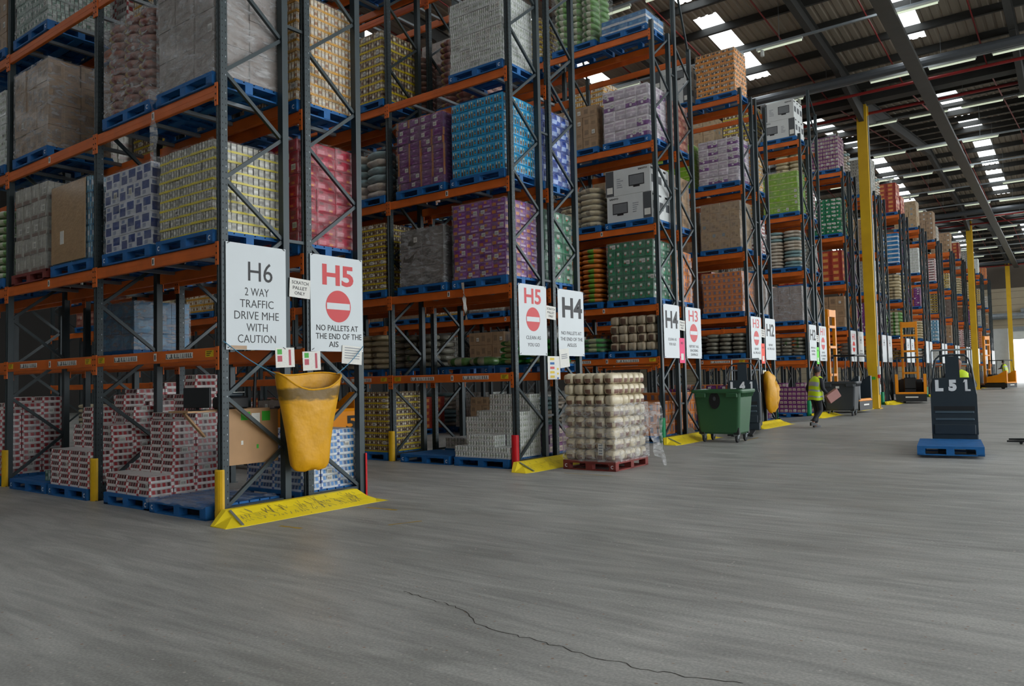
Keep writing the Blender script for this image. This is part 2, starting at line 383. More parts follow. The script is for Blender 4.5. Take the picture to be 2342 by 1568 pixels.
def frame(t, x, hs, flip, detail):
    fr = bpy.data.objects.new('end_frame', None); COL.objects.link(fr); fr.parent = t; fr.location = (x, 0, 0)
    o = obj('upright', upright_mesh(hs[0], detail >= 2), fr, (0, 0, 0)); o = obj('upright', upright_mesh(hs[1], detail >= 2), fr, (0, D, 0), PI)
    ns = nodes(min(hs), flip)
    if detail >= 1:
        for i, (y0, z0, y1, z1) in enumerate(ns):
            def f(y0=y0, y1=y1):
                b = MB(); brace_bar(b, y0, 0, y1, 0.62); return b.mesh('brace')
            obj('brace', cached(('br', y0 < y1), f), fr, (0, 0, z0))
        def g():
            b = MB(); brace_bar(b, 0.05, 0, D - 0.05, 0); return b.mesh('brace')
        obj('brace', cached('brh', g), fr, (0, 0, 0.13))
        if hs[0] - hs[1] > 0.5:
            b = MB(); brace_bar(b, 0.03, hs[0] - 0.05, D - 0.03, hs[1] - 0.05); obj('brace', b, fr)
    else:
        def f2():
            b = MB()
            for q in ns: brace_bar(b, *q)
            return b.mesh('bracing')
        obj('bracing', cached(('brs', flip, len(ns)), f2), fr)
def beam_mesh(far):
    def f():
        b = MB(); L = B / 2 - 0.05
        b.box(-L, L, -0.05, 0, -0.155, 0, orange, 0 if far else 0.006)
        if not far: b.box(-L, L, -0.052, -0.05, -0.085, -0.07, orange)
        for s in (-1, 1):
            xa, xb = sorted((s * (L - 0.01), s * (L + 0.047))); b.box(xa, xb, -0.062, -0.046, -0.27, 0.012, orange)
            if not far:
                for z in (-0.04, -0.12, -0.2): b.box(s * (L + 0.02) - 0.008, s * (L + 0.02) + 0.008, -0.066, -0.06, z - 0.02, z, steel_dark)
        return b.mesh('beam')
    return cached(('beam', far), f)
ylab = mat('label_yellow', '#d8b81c', 0.5, 0, 0.1, 30); glab = mat('label_green', '#38a12c', 0.5, 0, 0.1)
def strip_mesh():
    def f():
        b = MB(); b.box(-0.31, 0.31, -0.004, 0, -0.035, 0.035, labelw)
        rr = random.Random(5); x = -0.3
        while x < 0.29:
            w = rr.choice((0.006, 0.01, 0.016)); z = 0.012 if rr.random() < .5 else -0.028
            b.box(x, x + w, -0.0055, -0.004, -0.028, z + 0.014, ink); x += w + rr.choice((0.006, 0.012, 0.03))
        return b.mesh('barcode_strip')
    return cached('strip', f)
def stick_mesh(m):
    def f():
        b = MB(); b.box(-0.085, 0.085, -0.004, 0, -0.04, 0.04, m)
        for i in range(3): b.box(-0.06, 0.05 - i * 0.02, -0.0055, -0.004, 0.02 - i * 0.022, 0.028 - i * 0.022, ink)
        return b.mesh('yellow_sticker')
    return cached(('stick', m.name), f)
def rack(k, rear):
    nb = NB[k]; y0 = k * P + (YR if rear else 0); det = 2 if k <= 1 else (1 if k <= 4 else 0)
    side = 'far row' if rear else 'near row'
    t = thing('pallet_rack', 'orange and grey pallet rack, %s of the %s' % (side, RN[k]), 'rack', (0, y0, 0), 0, 'pallet racks along the main aisle')
    hs = (10.25, 10.2)
    if rear and k in (2, 4): hs = (12.2, 10.2 if k == 2 else 11.5)
    if k <= 1: hs = (10.9, 10.9)
    for i in range(nb + 1): frame(t, -i * B, hs, not rear if False else rear, det if i <= 1 else min(det, 0))
    for l in range(1, 6):
        z = zlev(k, l)
        for i in range(nb):
            for s in (0, 1):
                if l == 5 and k == 0 and i > 1: continue
                o = obj('beam', beam_mesh(k > 4), t, (-(i + 0.5) * B, 0 if s == 0 else D, z), 0 if s == 0 else PI)
                if l == 1 and k <= 3 and i <= 1 and (s == 1) == rear:
                    for j in (-0.75, 0.75): obj('barcode_strip', strip_mesh(), o, (j * 0.9, -0.0505, -0.075))
                    for j in (-1, 1): obj('yellow_sticker', stick_mesh(ylab), o, (j * (B / 2 - 0.2), -0.0505, -0.07))
                    obj('number_tag', cached('ntag', lambda: (lambda b: (b.box(-0.03, 0.03, -0.004, 0, -0.05, 0.05, labelw), b.box(-0.012, 0.012, -0.0055, -0.004, -0.03, 0.03, ink), b.mesh('number_tag'))[2])(MB())), o, (0.1, -0.0505, -0.075))
                elif l in (2, 3) and k <= 2 and i <= 1 and s == 0 and not rear:
                    obj('number_tag', _MC['ntag'], o, (0.05, -0.0505, -0.075))
            if k <= 1 and i <= 1 and l >= 2:
                def g():
                    b = MB(); b.box(-0.03, 0.03, 0.0, D, -0.05, -0.002, galv); return b.mesh('support_bar')
                for j in (-1.1, -0.4, 0.4, 1.1): obj('support_bar', cached('sbar', g), t, (-(i + 0.5) * B + j, 0, z))
    if not rear and k <= 4:                                    # ties between the two rows
        def g():
            b = MB(); b.box(-0.02, 0.02, 0, GAP - 0.1, -0.02, 0.02, steel); return b.mesh('row_tie')
        for z in (0.9, 3.45, 6.3, 9.2): obj('row_tie', cached('tie', g), t, (0, D + 0.045, z))
    return t
for k in range(15):
    rack(k, False); rack(k, True)

# upright guards and floor ramps
def guard_mesh(m):
    def f():
        b = MB(); n = 8; rad = 0.078; rings = []
        for z in (0, 0.585, 0.6):
            q = rad if z < 0.59 else rad - 0.006; o = [(q * math.cos(PI + PI * i / n), 0.01 + 0.85 * q * math.sin(PI + PI * i / n), z) for i in range(n + 1)]
            inn = [((q - 0.014) * math.cos(2 * PI - PI * i / n), 0.01 + 0.85 * (q - 0.014) * math.sin(2 * PI - PI * i / n), z) for i in range(n + 1)]
            rings.append(o + inn)
        b.loft(rings, m); me = b.mesh('upright_guard'); return me
    return cached(('guard', m.name), f)
def guard(k, rear, i, m, cname):
    y = k * P + (YR + D + 0.045 if rear else -0.045)
    where = 'at the aisle end' if i == 0 else ('on the %s upright in' % ORD[i])
    tag(obj('upright_guard', guard_mesh(m), None, (-i * B, y, 0), PI if rear else 0), '%s plastic post guard %s, %s row of %s' % (cname, where, 'far' if rear else 'near', RN[k]), 'post guard', 'post guards on the rack uprights')
for i in range(3): guard(0, False, i, yel, 'yellow')
guard(0, True, 0, redg, 'red'); guard(1, False, 0, redg, 'red'); guard(1, False, 1, yel, 'yellow'); guard(1, True, 0, yel, 'yellow')
for k in range(2, 15): guard(k, False, 0, grn, 'green')
for k in range(2, 6): guard(k, True, 0, grn, 'green')
ramp_m = mat('ramp_paint', '#f2d61e', 0.5, 0, 0.1, 5); scuff = mat('ramp_scuff', '#7d7650', 0.6, 0, 0.3, 20)
def ramp(k, y0, y1):
    b = MB(); x0, x1, x2, h = 0.13, 0.32, 0.6, 0.15
    pr = [(x0, 0), (x0, h), (x0 + 0.09, h), (x1, h * 0.62), (x1 + 0.02, h * 0.58), (x2, 0.004), (x2, 0)]
    m0 = [(x0 + 0.12, 0), (x0 + 0.12, 0.01), (x0 + 0.16, 0.01), (x1, 0.01), (x1 + 0.02, 0.01), (x2 - 0.05, 0.004), (x2 - 0.05, 0)]
    b.loft([[(x, y0, z) for x, z in m0], [(x, y0 + 0.22, z) for x, z in pr], [(x, y1 - 0.12, z) for x, z in pr], [(x + 0.03, y1 + 0.08, z * 0.1) for x, z in pr]][::-1], ramp_m)
    rr = random.Random(k)
    if k <= 3:
        for q in range(150 if k == 0 else 60):                # scrapes worn through the paint
            y = rr.uniform(y0 + 0.3, y1 - 0.25); s = rr.random(); w = rr.uniform(0.004, 0.012); l = rr.uniform(0.03, 0.16) * (1 if k == 0 else .6)
            xa = x0 + 0.1 + s * 0.3; a = rr.uniform(-0.5, 0.9)
            def zz(x): return (h + (h * 0.62 - h) * (x - x0 - 0.09) / (x1 - x0 - 0.09) if x < x1 else max(0.006, h * 0.58 * (x2 - x) / (x2 - x1 - 0.02))) + 0.0025
            xb = min(xa + l * math.cos(a), x2 - 0.02); yb = min(y + l * math.sin(a), y1 - 0.14)
            b.fresh(); b.face([(xa, y, zz(xa)), (xb, yb, zz(xb)), (xb, yb + w, zz(xb)), (xa, y + w, zz(xa))], scuff)
        b.box(x0 + 0.1, x2 - 0.03, (y0 + y1) / 2, (y0 + y1) / 2 + 0.006, 0.0, 0.02, scuff)
    o = obj('floor_ramp', b); tag(o, 'yellow scuffed floor protection ramp at the end of the %s' % RN[k], 'ramp', 'yellow ramps at rack ends')
    if k <= 2:
        b = MB(); b.bar((x0 + 0.12, y0 + 0.25, h * 0.97), (x2 - 0.02, y0 + 0.2, 0.02), 0.03, 0.012, galv); obj('edge_plate', b, o, label='bare metal edge plate')
for k in range(15):
    y0 = k * P
    ramp(k, y0 - (0.33 if k == 0 else 0.5), y0 + (2.0 if k == 0 else 2.05))

# ------------------------------------------------------------------ signs
def sign(k, y0, w, txt, label, z0=2.02, h=1.3, entry=False, name='aisle_sign'):
    t = thing(name, label, 'sign', (0.062, k * P + y0, z0), 0, 'signs on the rack ends')
    b = MB(); b.box(0, 0.006, 0, w, 0, h, white); bd = obj('board', b, t)
    for (s, c, ch, ww, m, bold) in txt: lettering(s, t, (0.0075, w * c[0], h * (1 - c[1])), (0, 1, 0), (0, 0, 1), h * ch, w * ww, m, bold)
    if entry:
        c = entry; b = MB(); cy, cz, r = w * c[0], h * (1 - c[1]), w * c[2]
        b.loft([[(x, cy + r * math.cos(2 * PI * i / 40), cz + r * math.sin(2 * PI * i / 40)) for i in range(40)] for x in (0.0062, 0.008)], inkred)
        o = obj('no_entry_disc', b, t); b = MB(); b.box(0.008, 0.0095, cy - r * 0.92, cy + r * 0.92, cz - r * 0.2, cz + r * 0.2, white); obj('white_bar', b, o)
    b = MB()
    for yy in (0.02, w - 0.02):
        for zz in (0.02, h - 0.02): b.tube([(-0.02, yy, zz), (0.012, yy, zz), (0.012, yy + (0.03 if yy < .1 else -.03), zz + 0.02)], 0.004, ink, 5)
    obj('wire_tie', b, t)
    return t
def lines(ls, z0, dz, ch, ws, m=ink, bold=0.004): return [(s, (0.5, z0 + dz * i), ch, ws[i], m, bold) for i, s in enumerate(ls)]
NP = ['NO PALLETS AT', 'THE END OF THE', 'AISLES']; CG = ['CLEAN AS', 'YOU GO']; RRD = ['REPORT ALL', 'RACKING', 'DAMAGE']; RAS = ['REPORT', 'ALL SPILLAGES']
s = sign(0, 0.0, 0.86, [('H6', (0.56, 0.255), 0.185, 0.41, ink, 0.0), ('2 WAY', (0.5, 0.45), 0.075, 0.4, ink, -0.006), ('TRAFFIC', (0.5, 0.563), 0.075, 0.56, ink, -0.006), ('DRIVE MHE', (0.5, 0.675), 0.075, 0.74, ink, -0.006), ('WITH', (0.5, 0.788), 0.075, 0.35, ink, -0.006), ('CAUTION', (0.5, 0.895), 0.075, 0.63, ink, -0.006)], 'white H6 sign reading 2 way traffic drive MHE with caution')
b = MB(); b.box(0.006, 0.01, 0.06, 0.28, 0.005, 0.05, mat('packing_tape', '#a98a68', 0.4)); obj('tape_strip', b, s, label='brown tape strip')
sign(0, 1.25, 0.91, [('H5', (0.52, 0.2), 0.22, 0.6, inkred, 0.03), ('NO PALLETS AT', (0.5, 0.755), 0.06, 0.8, ink, 0.006), ('THE END OF THE', (0.53, 0.842), 0.06, 0.88, ink, 0.006), ('AIS', (0.42, 0.925), 0.06, 0.18, ink, 0.006)], 'white and red H5 no entry sign above the yellow sack', entry=(0.52, 0.525, 0.24))
sign(1, 0.06, 0.88, [('H5', (0.5, 0.165), 0.22, 0.6, inkred, 0.02)] + lines(CG, 0.75, 0.1, 0.05, (0.52, 0.42), bold=-.004), 'white and red H5 no entry sign reading clean as you go', entry=(0.5, 0.49, 0.25))
sign(1, 1.33, 0.93, [('H4', (0.55, 0.27), 0.31, 0.78, ink, 0.03)] + lines(NP, 0.655, 0.09, 0.052, (0.78, 0.86, 0.36), bold=-.002), 'white H4 sign reading no pallets at the end of the aisles')
sign(2, 0.06, 0.88, [('H4', (0.5, 0.28), 0.33, 0.78, ink, 0.025)] + lines(CG, 0.65, 0.09, 0.05, (0.52, 0.42), bold=-.004), 'white H4 sign reading clean as you go behind the flour pallet')
sign(2, 1.3, 0.93, [('H3', (0.5, 0.165), 0.22, 0.6, inkred, 0.01)] + lines(RRD, 0.765, 0.08, 0.05, (0.62, 0.5, 0.45), bold=-.004), 'white and red H3 no entry sign above the green bin', entry=(0.5, 0.5, 0.25))
sign(3, 0.06, 0.88, [('H3', (0.5, 0.16), 0.21, 0.6, inkred, 0.01)] + lines(RAS, 0.75, 0.09, 0.05, (0.4, 0.7), bold=-.004), 'white and red H3 no entry sign right of the orange carton loads', entry=(0.5, 0.5, 0.25))
sign(3, 1.3, 0.93, [('H2', (0.5, 0.28), 0.3, 0.75, ink, 0.02)] + lines(RAS, 0.64, 0.09, 0.05, (0.4, 0.7), bold=-.004), 'white H2 sign above the second yellow sack')
sign(4, 0.06, 0.88, [('H2', (0.5, 0.28), 0.3, 0.75, ink, 0.02)] + lines(RRD, 0.64, 0.09, 0.05, (0.62, 0.5, 0.45), bold=-.004), 'white H2 sign behind the walking person')
sign(4, 1.3, 0.93, [('H1', (0.45, 0.16), 0.21, 0.55, inkred, 0.01)] + lines(['REPORT', 'ALL RACKING', 'DAMAGE'], 0.76, 0.09, 0.05, (0.42, 0.65, 0.45), bold=-.004), 'white and red H1 no entry sign beside the orange truck mast', entry=(0.5, 0.5, 0.25))
sign(5, 0.06, 0.88, [('H1', (0.5, 0.2), 0.2, 0.55, inkred, 0.01)], 'white and red H1 no entry sign left of the near yellow column', entry=(0.5, 0.52, 0.25))
sign(5, 1.3, 0.93, [('H', (0.45, 0.28), 0.24, 0.3, ink, 0.01)] + lines(RAS, 0.64, 0.09, 0.04, (0.4, 0.7)), 'plain white aisle sign touching the near yellow column')
for k in range(6, 15):
    for j, (yy, sd) in enumerate(((0.06, 'near row'), (1.3, 'far row'))):
        sign(k, yy, 0.9, [('H', (0.45, 0.28), 0.24, 0.3, ink, 0.0)] if k < 8 else [], 'white aisle sign, %s of the %s' % (sd, RN[k]))
def small_sign(name, label, k, y, z, w, h, m, rows, tilt=0.0, cat='notice', x=0.066):
    o = thing(name, label, cat, (x, k * P + y, z), 0); o.rotation_euler = (tilt, 0, 0)
    b = MB(); b.box(0, 0.004, 0, w, 0, h, m); obj('board' if name != 'paper_notice' else 'sheet', b, o)
    for (s, c, ch, ww, mm) in rows:
        if isinstance(s, str): lettering(s, o, (0.005, w * c[0], h * (1 - c[1])), (0, 1, 0), (0, 0, 1), h * ch, w * ww, mm, 0.004)
        else:
            b = MB(); b.box(0.004, 0.0055, w * (c[0] - ww / 2), w * (c[0] + ww / 2), h * (1 - c[1] - ch / 2), h * (1 - c[1] + ch / 2), mm); obj('printed_block', b, o)
    return o
SP = [('SCRATCH', (0.5, 0.22), 0.17, 0.8, ink), ('PALLET', (0.5, 0.5), 0.17, 0.68, ink), ('ONLY', (0.5, 0.77), 0.17, 0.5, ink)]
for k, wh in enumerate(('between the H6 and H5 signs', 'between the H5 and H4 signs', 'between the H4 and H3 signs', 'between the H3 and H2 signs', 'between the H2 and H1 signs')):
    small_sign('scratch_pallet_sign', 'small white scratch pallet only sign ' + wh, k, D + 0.02, 2.72, 0.33, 0.25, labelw, SP, -0.05, 'sign')
lgrey = mat('print_grey', '#8d9196', 0.6, 0, 0)
lred = mat('print_pale_red', '#b4505c', 0.6, 0, 0); lblue = mat('print_blue', '#1f5f9f', 0.6, 0, 0)
for y, wh in ((0.70, 'under the H6 sign'), (1.12, 'left of the yellow sack top')):
    small_sign('paper_notice', 'white paper form with green and red panels hung ' + wh, 0, y, 1.8 if y < 1 else 1.76, 0.29, 0.25, labelw, [(0, (0.22, 0.2), 0.26, 0.24, glab), (0, (0.22, 0.55), 0.3, 0.24, lred), (0, (0.22, 0.82), 0.14, 0.2, labelw), (0, (0.75, 0.5), 0.8, 0.12, lred)], 0.04)
small_sign('paper_notice', 'crumpled white paper hanging off the lower corner of the first H5 sign', 0, 1.76, 1.86, 0.36, 0.25, labelw, [(0, (0.5, 0.12 + 0.14 * i), 0.05, 0.75, lgrey) for i in range(5)], -0.06, x=0.076)
small_sign('paper_notice', 'white paper pinned to the corner of the nearer H4 sign', 1, 1.35, 1.78, 0.34, 0.36, labelw, [(0, (0.5, 0.3 + 0.1 * i), 0.05, 0.6, lgrey) for i in range(3)], 0.1, x=0.076)
small_sign('safety_notice', 'white notice with coloured hazard blocks between the H5 and H4 signs', 1, 0.93, 1.57, 0.42, 0.44, labelw, [(0, (0.36, 0.12 + 0.19 * i), 0.1, 0.34, m) for i, m in enumerate((ylab, lblue, inkred, ylab, ylab))] + [(0, (0.8, 0.55 + 0.2 * i), 0.08, 0.14, m) for i, m in enumerate((ylab, ylab, lblue))], 0.0, x=0.07)
pink = mat('card_pink', '#e8286e', 0.5, 0, 0.05); ored = mat('card_orange_red', '#f0442a', 0.5, 0, 0.05); lime = mat('card_lime', '#5fe02c', 0.5, 0, 0.05)
for k, m, cn in ((2, pink, 'bright pink'), (3, ored, 'orange red'), (4, lime, 'bright lime')):
    small_sign('colour_card', '%s card hanging between the %s signs' % (cn, ('H4 and H3', 'H3 and H2', 'H2 and H1')[k - 2]), k, D + 0.0, 1.9, 0.3, 0.62, m, [(0, (0.5, 0.75), 0.26, 0.5, labelw), ('NO', (0.5, 0.2), 0.1, 0.4, ink)], 0, 'card')
small_sign('safety_notice', 'small white and blue notice above the second yellow sack', 3, 0.95, 1.52, 0.3, 0.18, labelw, [(0, (0.4, 0.3), 0.2, 0.3, ylab), (0, (0.5, 0.75), 0.2, 0.6, lblue)])

# ------------------------------------------------------------------ pallets
woodraw = mat('raw_wood', '#a5855c', 0.7, 0, 0.25, 8)
whitepaint = mat('white_paint', '#dfe3e6', 0.5, 0, 0.05)
PW, PD, PH = 1.3, 1.04, 0.165
def pallet_meshes(m, w, d, mark):
    def f():
        deck = MB(); n = 7; sw = d / n
        for i in range(n): deck.box(-w / 2, w / 2, i * sw + 0.008, (i + 1) * sw - 0.012, PH - 0.024, PH, m)
        for x in (-w / 2 + 0.06, 0, w / 2 - 0.06): deck.box(x - 0.06, x + 0.06, 0, d, PH - 0.045, PH - 0.023, m)
        deck.box(-w / 2, w / 2, -0.002, 0.02, PH - 0.046, PH - 0.002, m)
        base = MB()
        for y0, y1 in ((0, 0.11), (d / 2 - 0.06, d / 2 + 0.06), (d - 0.11, d)): base.box(-w / 2, w / 2, y0, y1, 0, 0.02, m)
        for s in (-1, 1): base.box(s * (w / 2 - 0.055) - 0.055, s * (w / 2 - 0.055) + 0.055, 0, d, 0.002, 0.022, m)
        blk = MB(); blk.box(-0.065, 0.065, 0, 0.11, 0.02, PH - 0.045, m)
        blm = MB(); blm.box(-0.065, 0.065, 0, 0.11, 0.02, PH - 0.045, m)
        for i in range(9):                                     # curved white emblem stencilled on the corner blocks
            a0, a1 = 0.8 + i * 0.52, 0.8 + (i + 1) * 0.52
            blm.fresh(); blm.face([(0.03 * math.cos(a0), -0.0012, 0.07 + 0.03 * math.sin(a0)), (0.03 * math.cos(a1), -0.0012, 0.07 + 0.03 * math.sin(a1)), (0.018 * math.cos(a1), -0.0012, 0.07 + 0.018 * math.sin(a1)), (0.018 * math.cos(a0), -0.0012, 0.07 + 0.018 * math.sin(a0))], whitepaint)
        one = MB()
        for q in (deck, base):
            for fa, mi in zip(q.f, q.mi): one.fresh(); one.face([q.v[i] for i in fa], q.ms[mi])
        for x in (-w / 2 + 0.065, 0, w / 2 - 0.065):
            for y in (0, d / 2 - 0.055, d - 0.11): one.box(x - 0.065, x + 0.065, y, y + 0.11, 0.02, PH - 0.045, m)
        return deck.mesh('deck'), base.mesh('base'), blk.mesh('block'), blm.mesh('block'), one.mesh('pallet')
    return cached(('pal', m.name, w, d), f)
def pallet(x, y, z, label, detail=True, m=None, w=PW, d=PD, rz=0.0, cat='pallet', group='pallets in the warehouse'):
    m = m or blue; ms = pallet_meshes(m, w, d, True)
    if not detail:
        o = obj('pallet', ms[4], None, (x, y, z), rz); return tag(o, label, cat, group)
    t = thing('pallet', label, cat, (x, y, z), rz, group)
    obj('deck', ms[0], t); obj('base', ms[1], t)
    for i, bx in enumerate((-w / 2 + 0.065, 0, w / 2 - 0.065)):
        for j, by in enumerate((0, d / 2 - 0.055, d - 0.11)):
            obj('block', ms[3] if (j == 0 and i != 1 and R.random() < 0.45) else ms[2], t, (bx, by, 0))
    return t

# ------------------------------------------------------------------ packs: one mesh per kind and size, every panel cut into its printed areas
def faces5(b, w, d, h, front, side, top, cu=8, cv=4, cs=None, bf=None, bs=None):
    cs = cs or cu; x, y = w / 2, d / 2
    cl = lambda c: len(c) - 1 if not isinstance(c, int) else c
    b.panel((-x, -y, 0), (w, 0, 0), (0, 0, h), cu, cv, front, bf)
    b.panel((x, -y, 0), (0, d, 0), (0, 0, h), cs, cv, side, bs)
    b.panel((x, y, 0), (-w, 0, 0), (0, 0, h), 1, 1, front(0, 0) if callable(front) else front)
    b.panel((-x, y, 0), (0, -d, 0), (0, 0, h), cs, cv, side, bs)
    b.panel((-x, -y, h), (w, 0, 0), (0, d, 0), 1, 1, top)
    b.panel((-x, y, 0), (w, 0, 0), (0, -d, 0), 1, 1, top)
C = dict(wh='#d6d4cc', gy='#9c9a92', dk='#33302e', br='#8a7358', brd='#6c573f', cr='#cfc5ae')
def g(k): return G(C.get(k, k))
def barcode(b, x, y, z, w, h, face='f'):
    b.fresh(); e = 0.0025
    def q(u0, u1, v0, v1, m, e):
        b.face([(x + u0, y - e, z + v0), (x + u1, y - e, z + v0), (x + u1, y - e, z + v1), (x + u0, y - e, z + v1)] if face == 'f' else [(x + e, y + u0, z + v0), (x + e, y + u1, z + v0), (x + e, y + u1, z + v1), (x + e, y + u0, z + v1)], m)
    q(0, w, 0, h, labelw, e); b.fresh()
    for i in range(5): b.fresh(); q(w * (0.14 + i * 0.15), w * (0.2 + i * 0.15), h * 0.15, h * 0.75, ink, e * 1.6)
def k_tray(w, d, h, v, strip, can, can2, gap, tagc, n=4, s0=0.34, s1=0.9):
    """shrink-wrapped cardboard tray of cans: a strip below, can fronts showing above it"""
    b = MB(); rr = random.Random(v + 11); m = lambda k: n * k
    def cuts(L):
        nn = max(2, round(n * L / max(w, d))); c = [0, 0.07]
        for i in range(nn): c += [0.07 + 0.86 * (i + 0.2) / nn, 0.07 + 0.86 * (i + 0.8) / nn]
        return c + [0.93, 1]
    def colr(nc):
        def f(i, j):
            if i in (0, nc - 1): return g(tagc) if j != 1 else g(strip)
            if j == 0: return g(strip)
            if j == 2: return g(strip)
            if i % 2 == 0: return g(can if rr.random() < 0.55 else can2)
            return g(gap)
        return f
    cw, cdp = cuts(w), cuts(d); cv = [0, s0, s1, 1]
    def bul(nc):
        return lambda a, z: 0.006 * math.sin(PI * a) * (1 if 0 < z < 1 else 0) - (0.012 if s0 < z < s1 + .01 and 0 < a < 1 else 0)
    faces5(b, w, d, h, colr(len(cw) - 1), colr(len(cdp) - 1), g(strip), cw, cv, cdp, bul(0), bul(0))
    if v == 1: barcode(b, w * 0.18, -d / 2 - 0.004, h * 0.25, 0.07, min(0.075, h * 0.7))
    if v == 2: barcode(b, w / 2 + 0.004, -0.06, h * 0.25, 0.09, min(0.075, h * 0.7), 's')
    return b.mesh('tray')
def k_cans(w, d, h, v, strip, body, band, n=5, stripf=0.2, gap='#4a4a44'):
    """tray with rounded can columns standing above its rim"""
    b = MB(); rr = random.Random(v)
    def side(L):
        nn = max(2, round(n * L / w)); cu = [(i + t) / nn for i in range(nn) for t in (0, 0.1, 0.5, 0.9)] + [1.0]
        def bf(a, z): return 0.0 if z <= stripf + 1e-6 or z > 0.999 or a < 1e-6 or a > 1 - 1e-6 else 0.02 * math.sqrt(max(0, 1 - (2 * ((a * nn) % 1) - 1) ** 2)) - 0.016
        def cf(i, j):
            if j == 0: return g(strip)
            if i % 4 in (0, 3): return g(gap)
            if j == 2: return g(band[(i // 4 + v) % len(band)])
            return g(body)
        return cu, cf, bf
    cu, cf, bf = side(w); cs, cf2, bf2 = side(d)
    faces5(b, w, d, h, cf, cf2, g(strip), cu, [0, stripf, 0.42, 0.72, 0.9, 1], cs, bf, bf2)
    if v == 1: barcode(b, w * 0.1, -d / 2 - 0.006, h * 0.35, 0.09, h * 0.5)
    return b.mesh('tray')
def k_box(w, d, h, v, base, marks, label=False, seam=None, cu=10, cv=6, rnd=0.0):
    """printed carton: MARKS are (u0, u1, v0, v1, colour) patches in fractions of a face"""
    b = MB(); e = 0.012
    us = sorted({0, 1, *[m[0] for m in marks], *[m[1] for m in marks]}); vs = sorted({0, 1, *[m[2] for m in marks], *[m[3] for m in marks]})
    def cf(i, j):
        u, z = (us[i] + us[i + 1]) / 2, (vs[j] + vs[j + 1]) / 2; c = base
        for m in marks:
            if m[0] <= u <= m[1] and m[2] <= z <= m[3]: c = m[4]
        return g(c)
    bf = (lambda a, z: rnd * (4 * a * (1 - a)) ** .5 * (4 * z * (1 - z)) ** .5) if rnd else None
    faces5(b, w, d, h, cf, cf, g(base), us, vs, us, bf, bf)
    if label and v in (1, 2): barcode(b, w * (0.15 if v == 1 else -0.3), -d / 2 - rnd - 0.001, h * 0.3, 0.09, min(0.1, h * 0.5))
    return b.mesh('carton')
def k_bag(w, d, h, v, base, bands, pw=2.8):
    """filled sack: a rounded cushion; BANDS are (u0, u1, colour) across its length"""
    b = MB(); nx, ny, nz = 10, 6, 4
    def wp(p):
        x, y, z = p; n = (abs(x) ** pw + abs(y) ** pw + abs(z) ** pw) ** (1 / pw); n = max(n, 1e-6); k = max(abs(x), abs(y), abs(z)) / n
        rr = math.sin(x * 5 + v) * 0.02 + math.sin(y * 7 + x * 3 + v * 2) * 0.02
        return (x * k * w / 2 * (1 + rr * .5), y * k * d / 2 * (1 + rr), (z * k * (1 + rr * 2) + 1) * h / 2)
    def pn(o, u, vv, cu, cv, ax):
        side = ax == 1
        o = Vector(o); u = Vector(u); vv = Vector(vv)
        gd = [[wp(o + u * i / cu + vv * j / cv) for i in range(cu + 1)] for j in range(cv + 1)]
        for j in range(cv):
            for i in range(cu):
                qq = o + u * (i + .5) / cu + vv * (j + .5) / cv; c = base; zt = (qq.z + 1) / 2
                for q in bands:
                    t = ((qq.y if side and len(q) > 4 else qq.x) + 1) / 2
                    if q[0] <= t <= q[1] and (len(q) < 5 or q[3] <= zt <= q[4]): c = q[2]
                b.face([gd[j][i], gd[j][i + 1], gd[j + 1][i + 1], gd[j + 1][i]], g(c))
    pn((-1, -1, -1), (2, 0, 0), (0, 0, 2), nx, nz, 0); pn((1, -1, -1), (0, 2, 0), (0, 0, 2), ny, nz, 1)
    pn((1, 1, -1), (-2, 0, 0), (0, 0, 2), nx, nz, 0); pn((-1, 1, -1), (0, -2, 0), (0, 0, 2), ny, nz, 1)
    pn((-1, -1, 1), (2, 0, 0), (0, 2, 0), nx, ny, 0); pn((-1, 1, -1), (2, 0, 0), (0, -2, 0), nx, ny, 0)
    return b.mesh('sack', True)
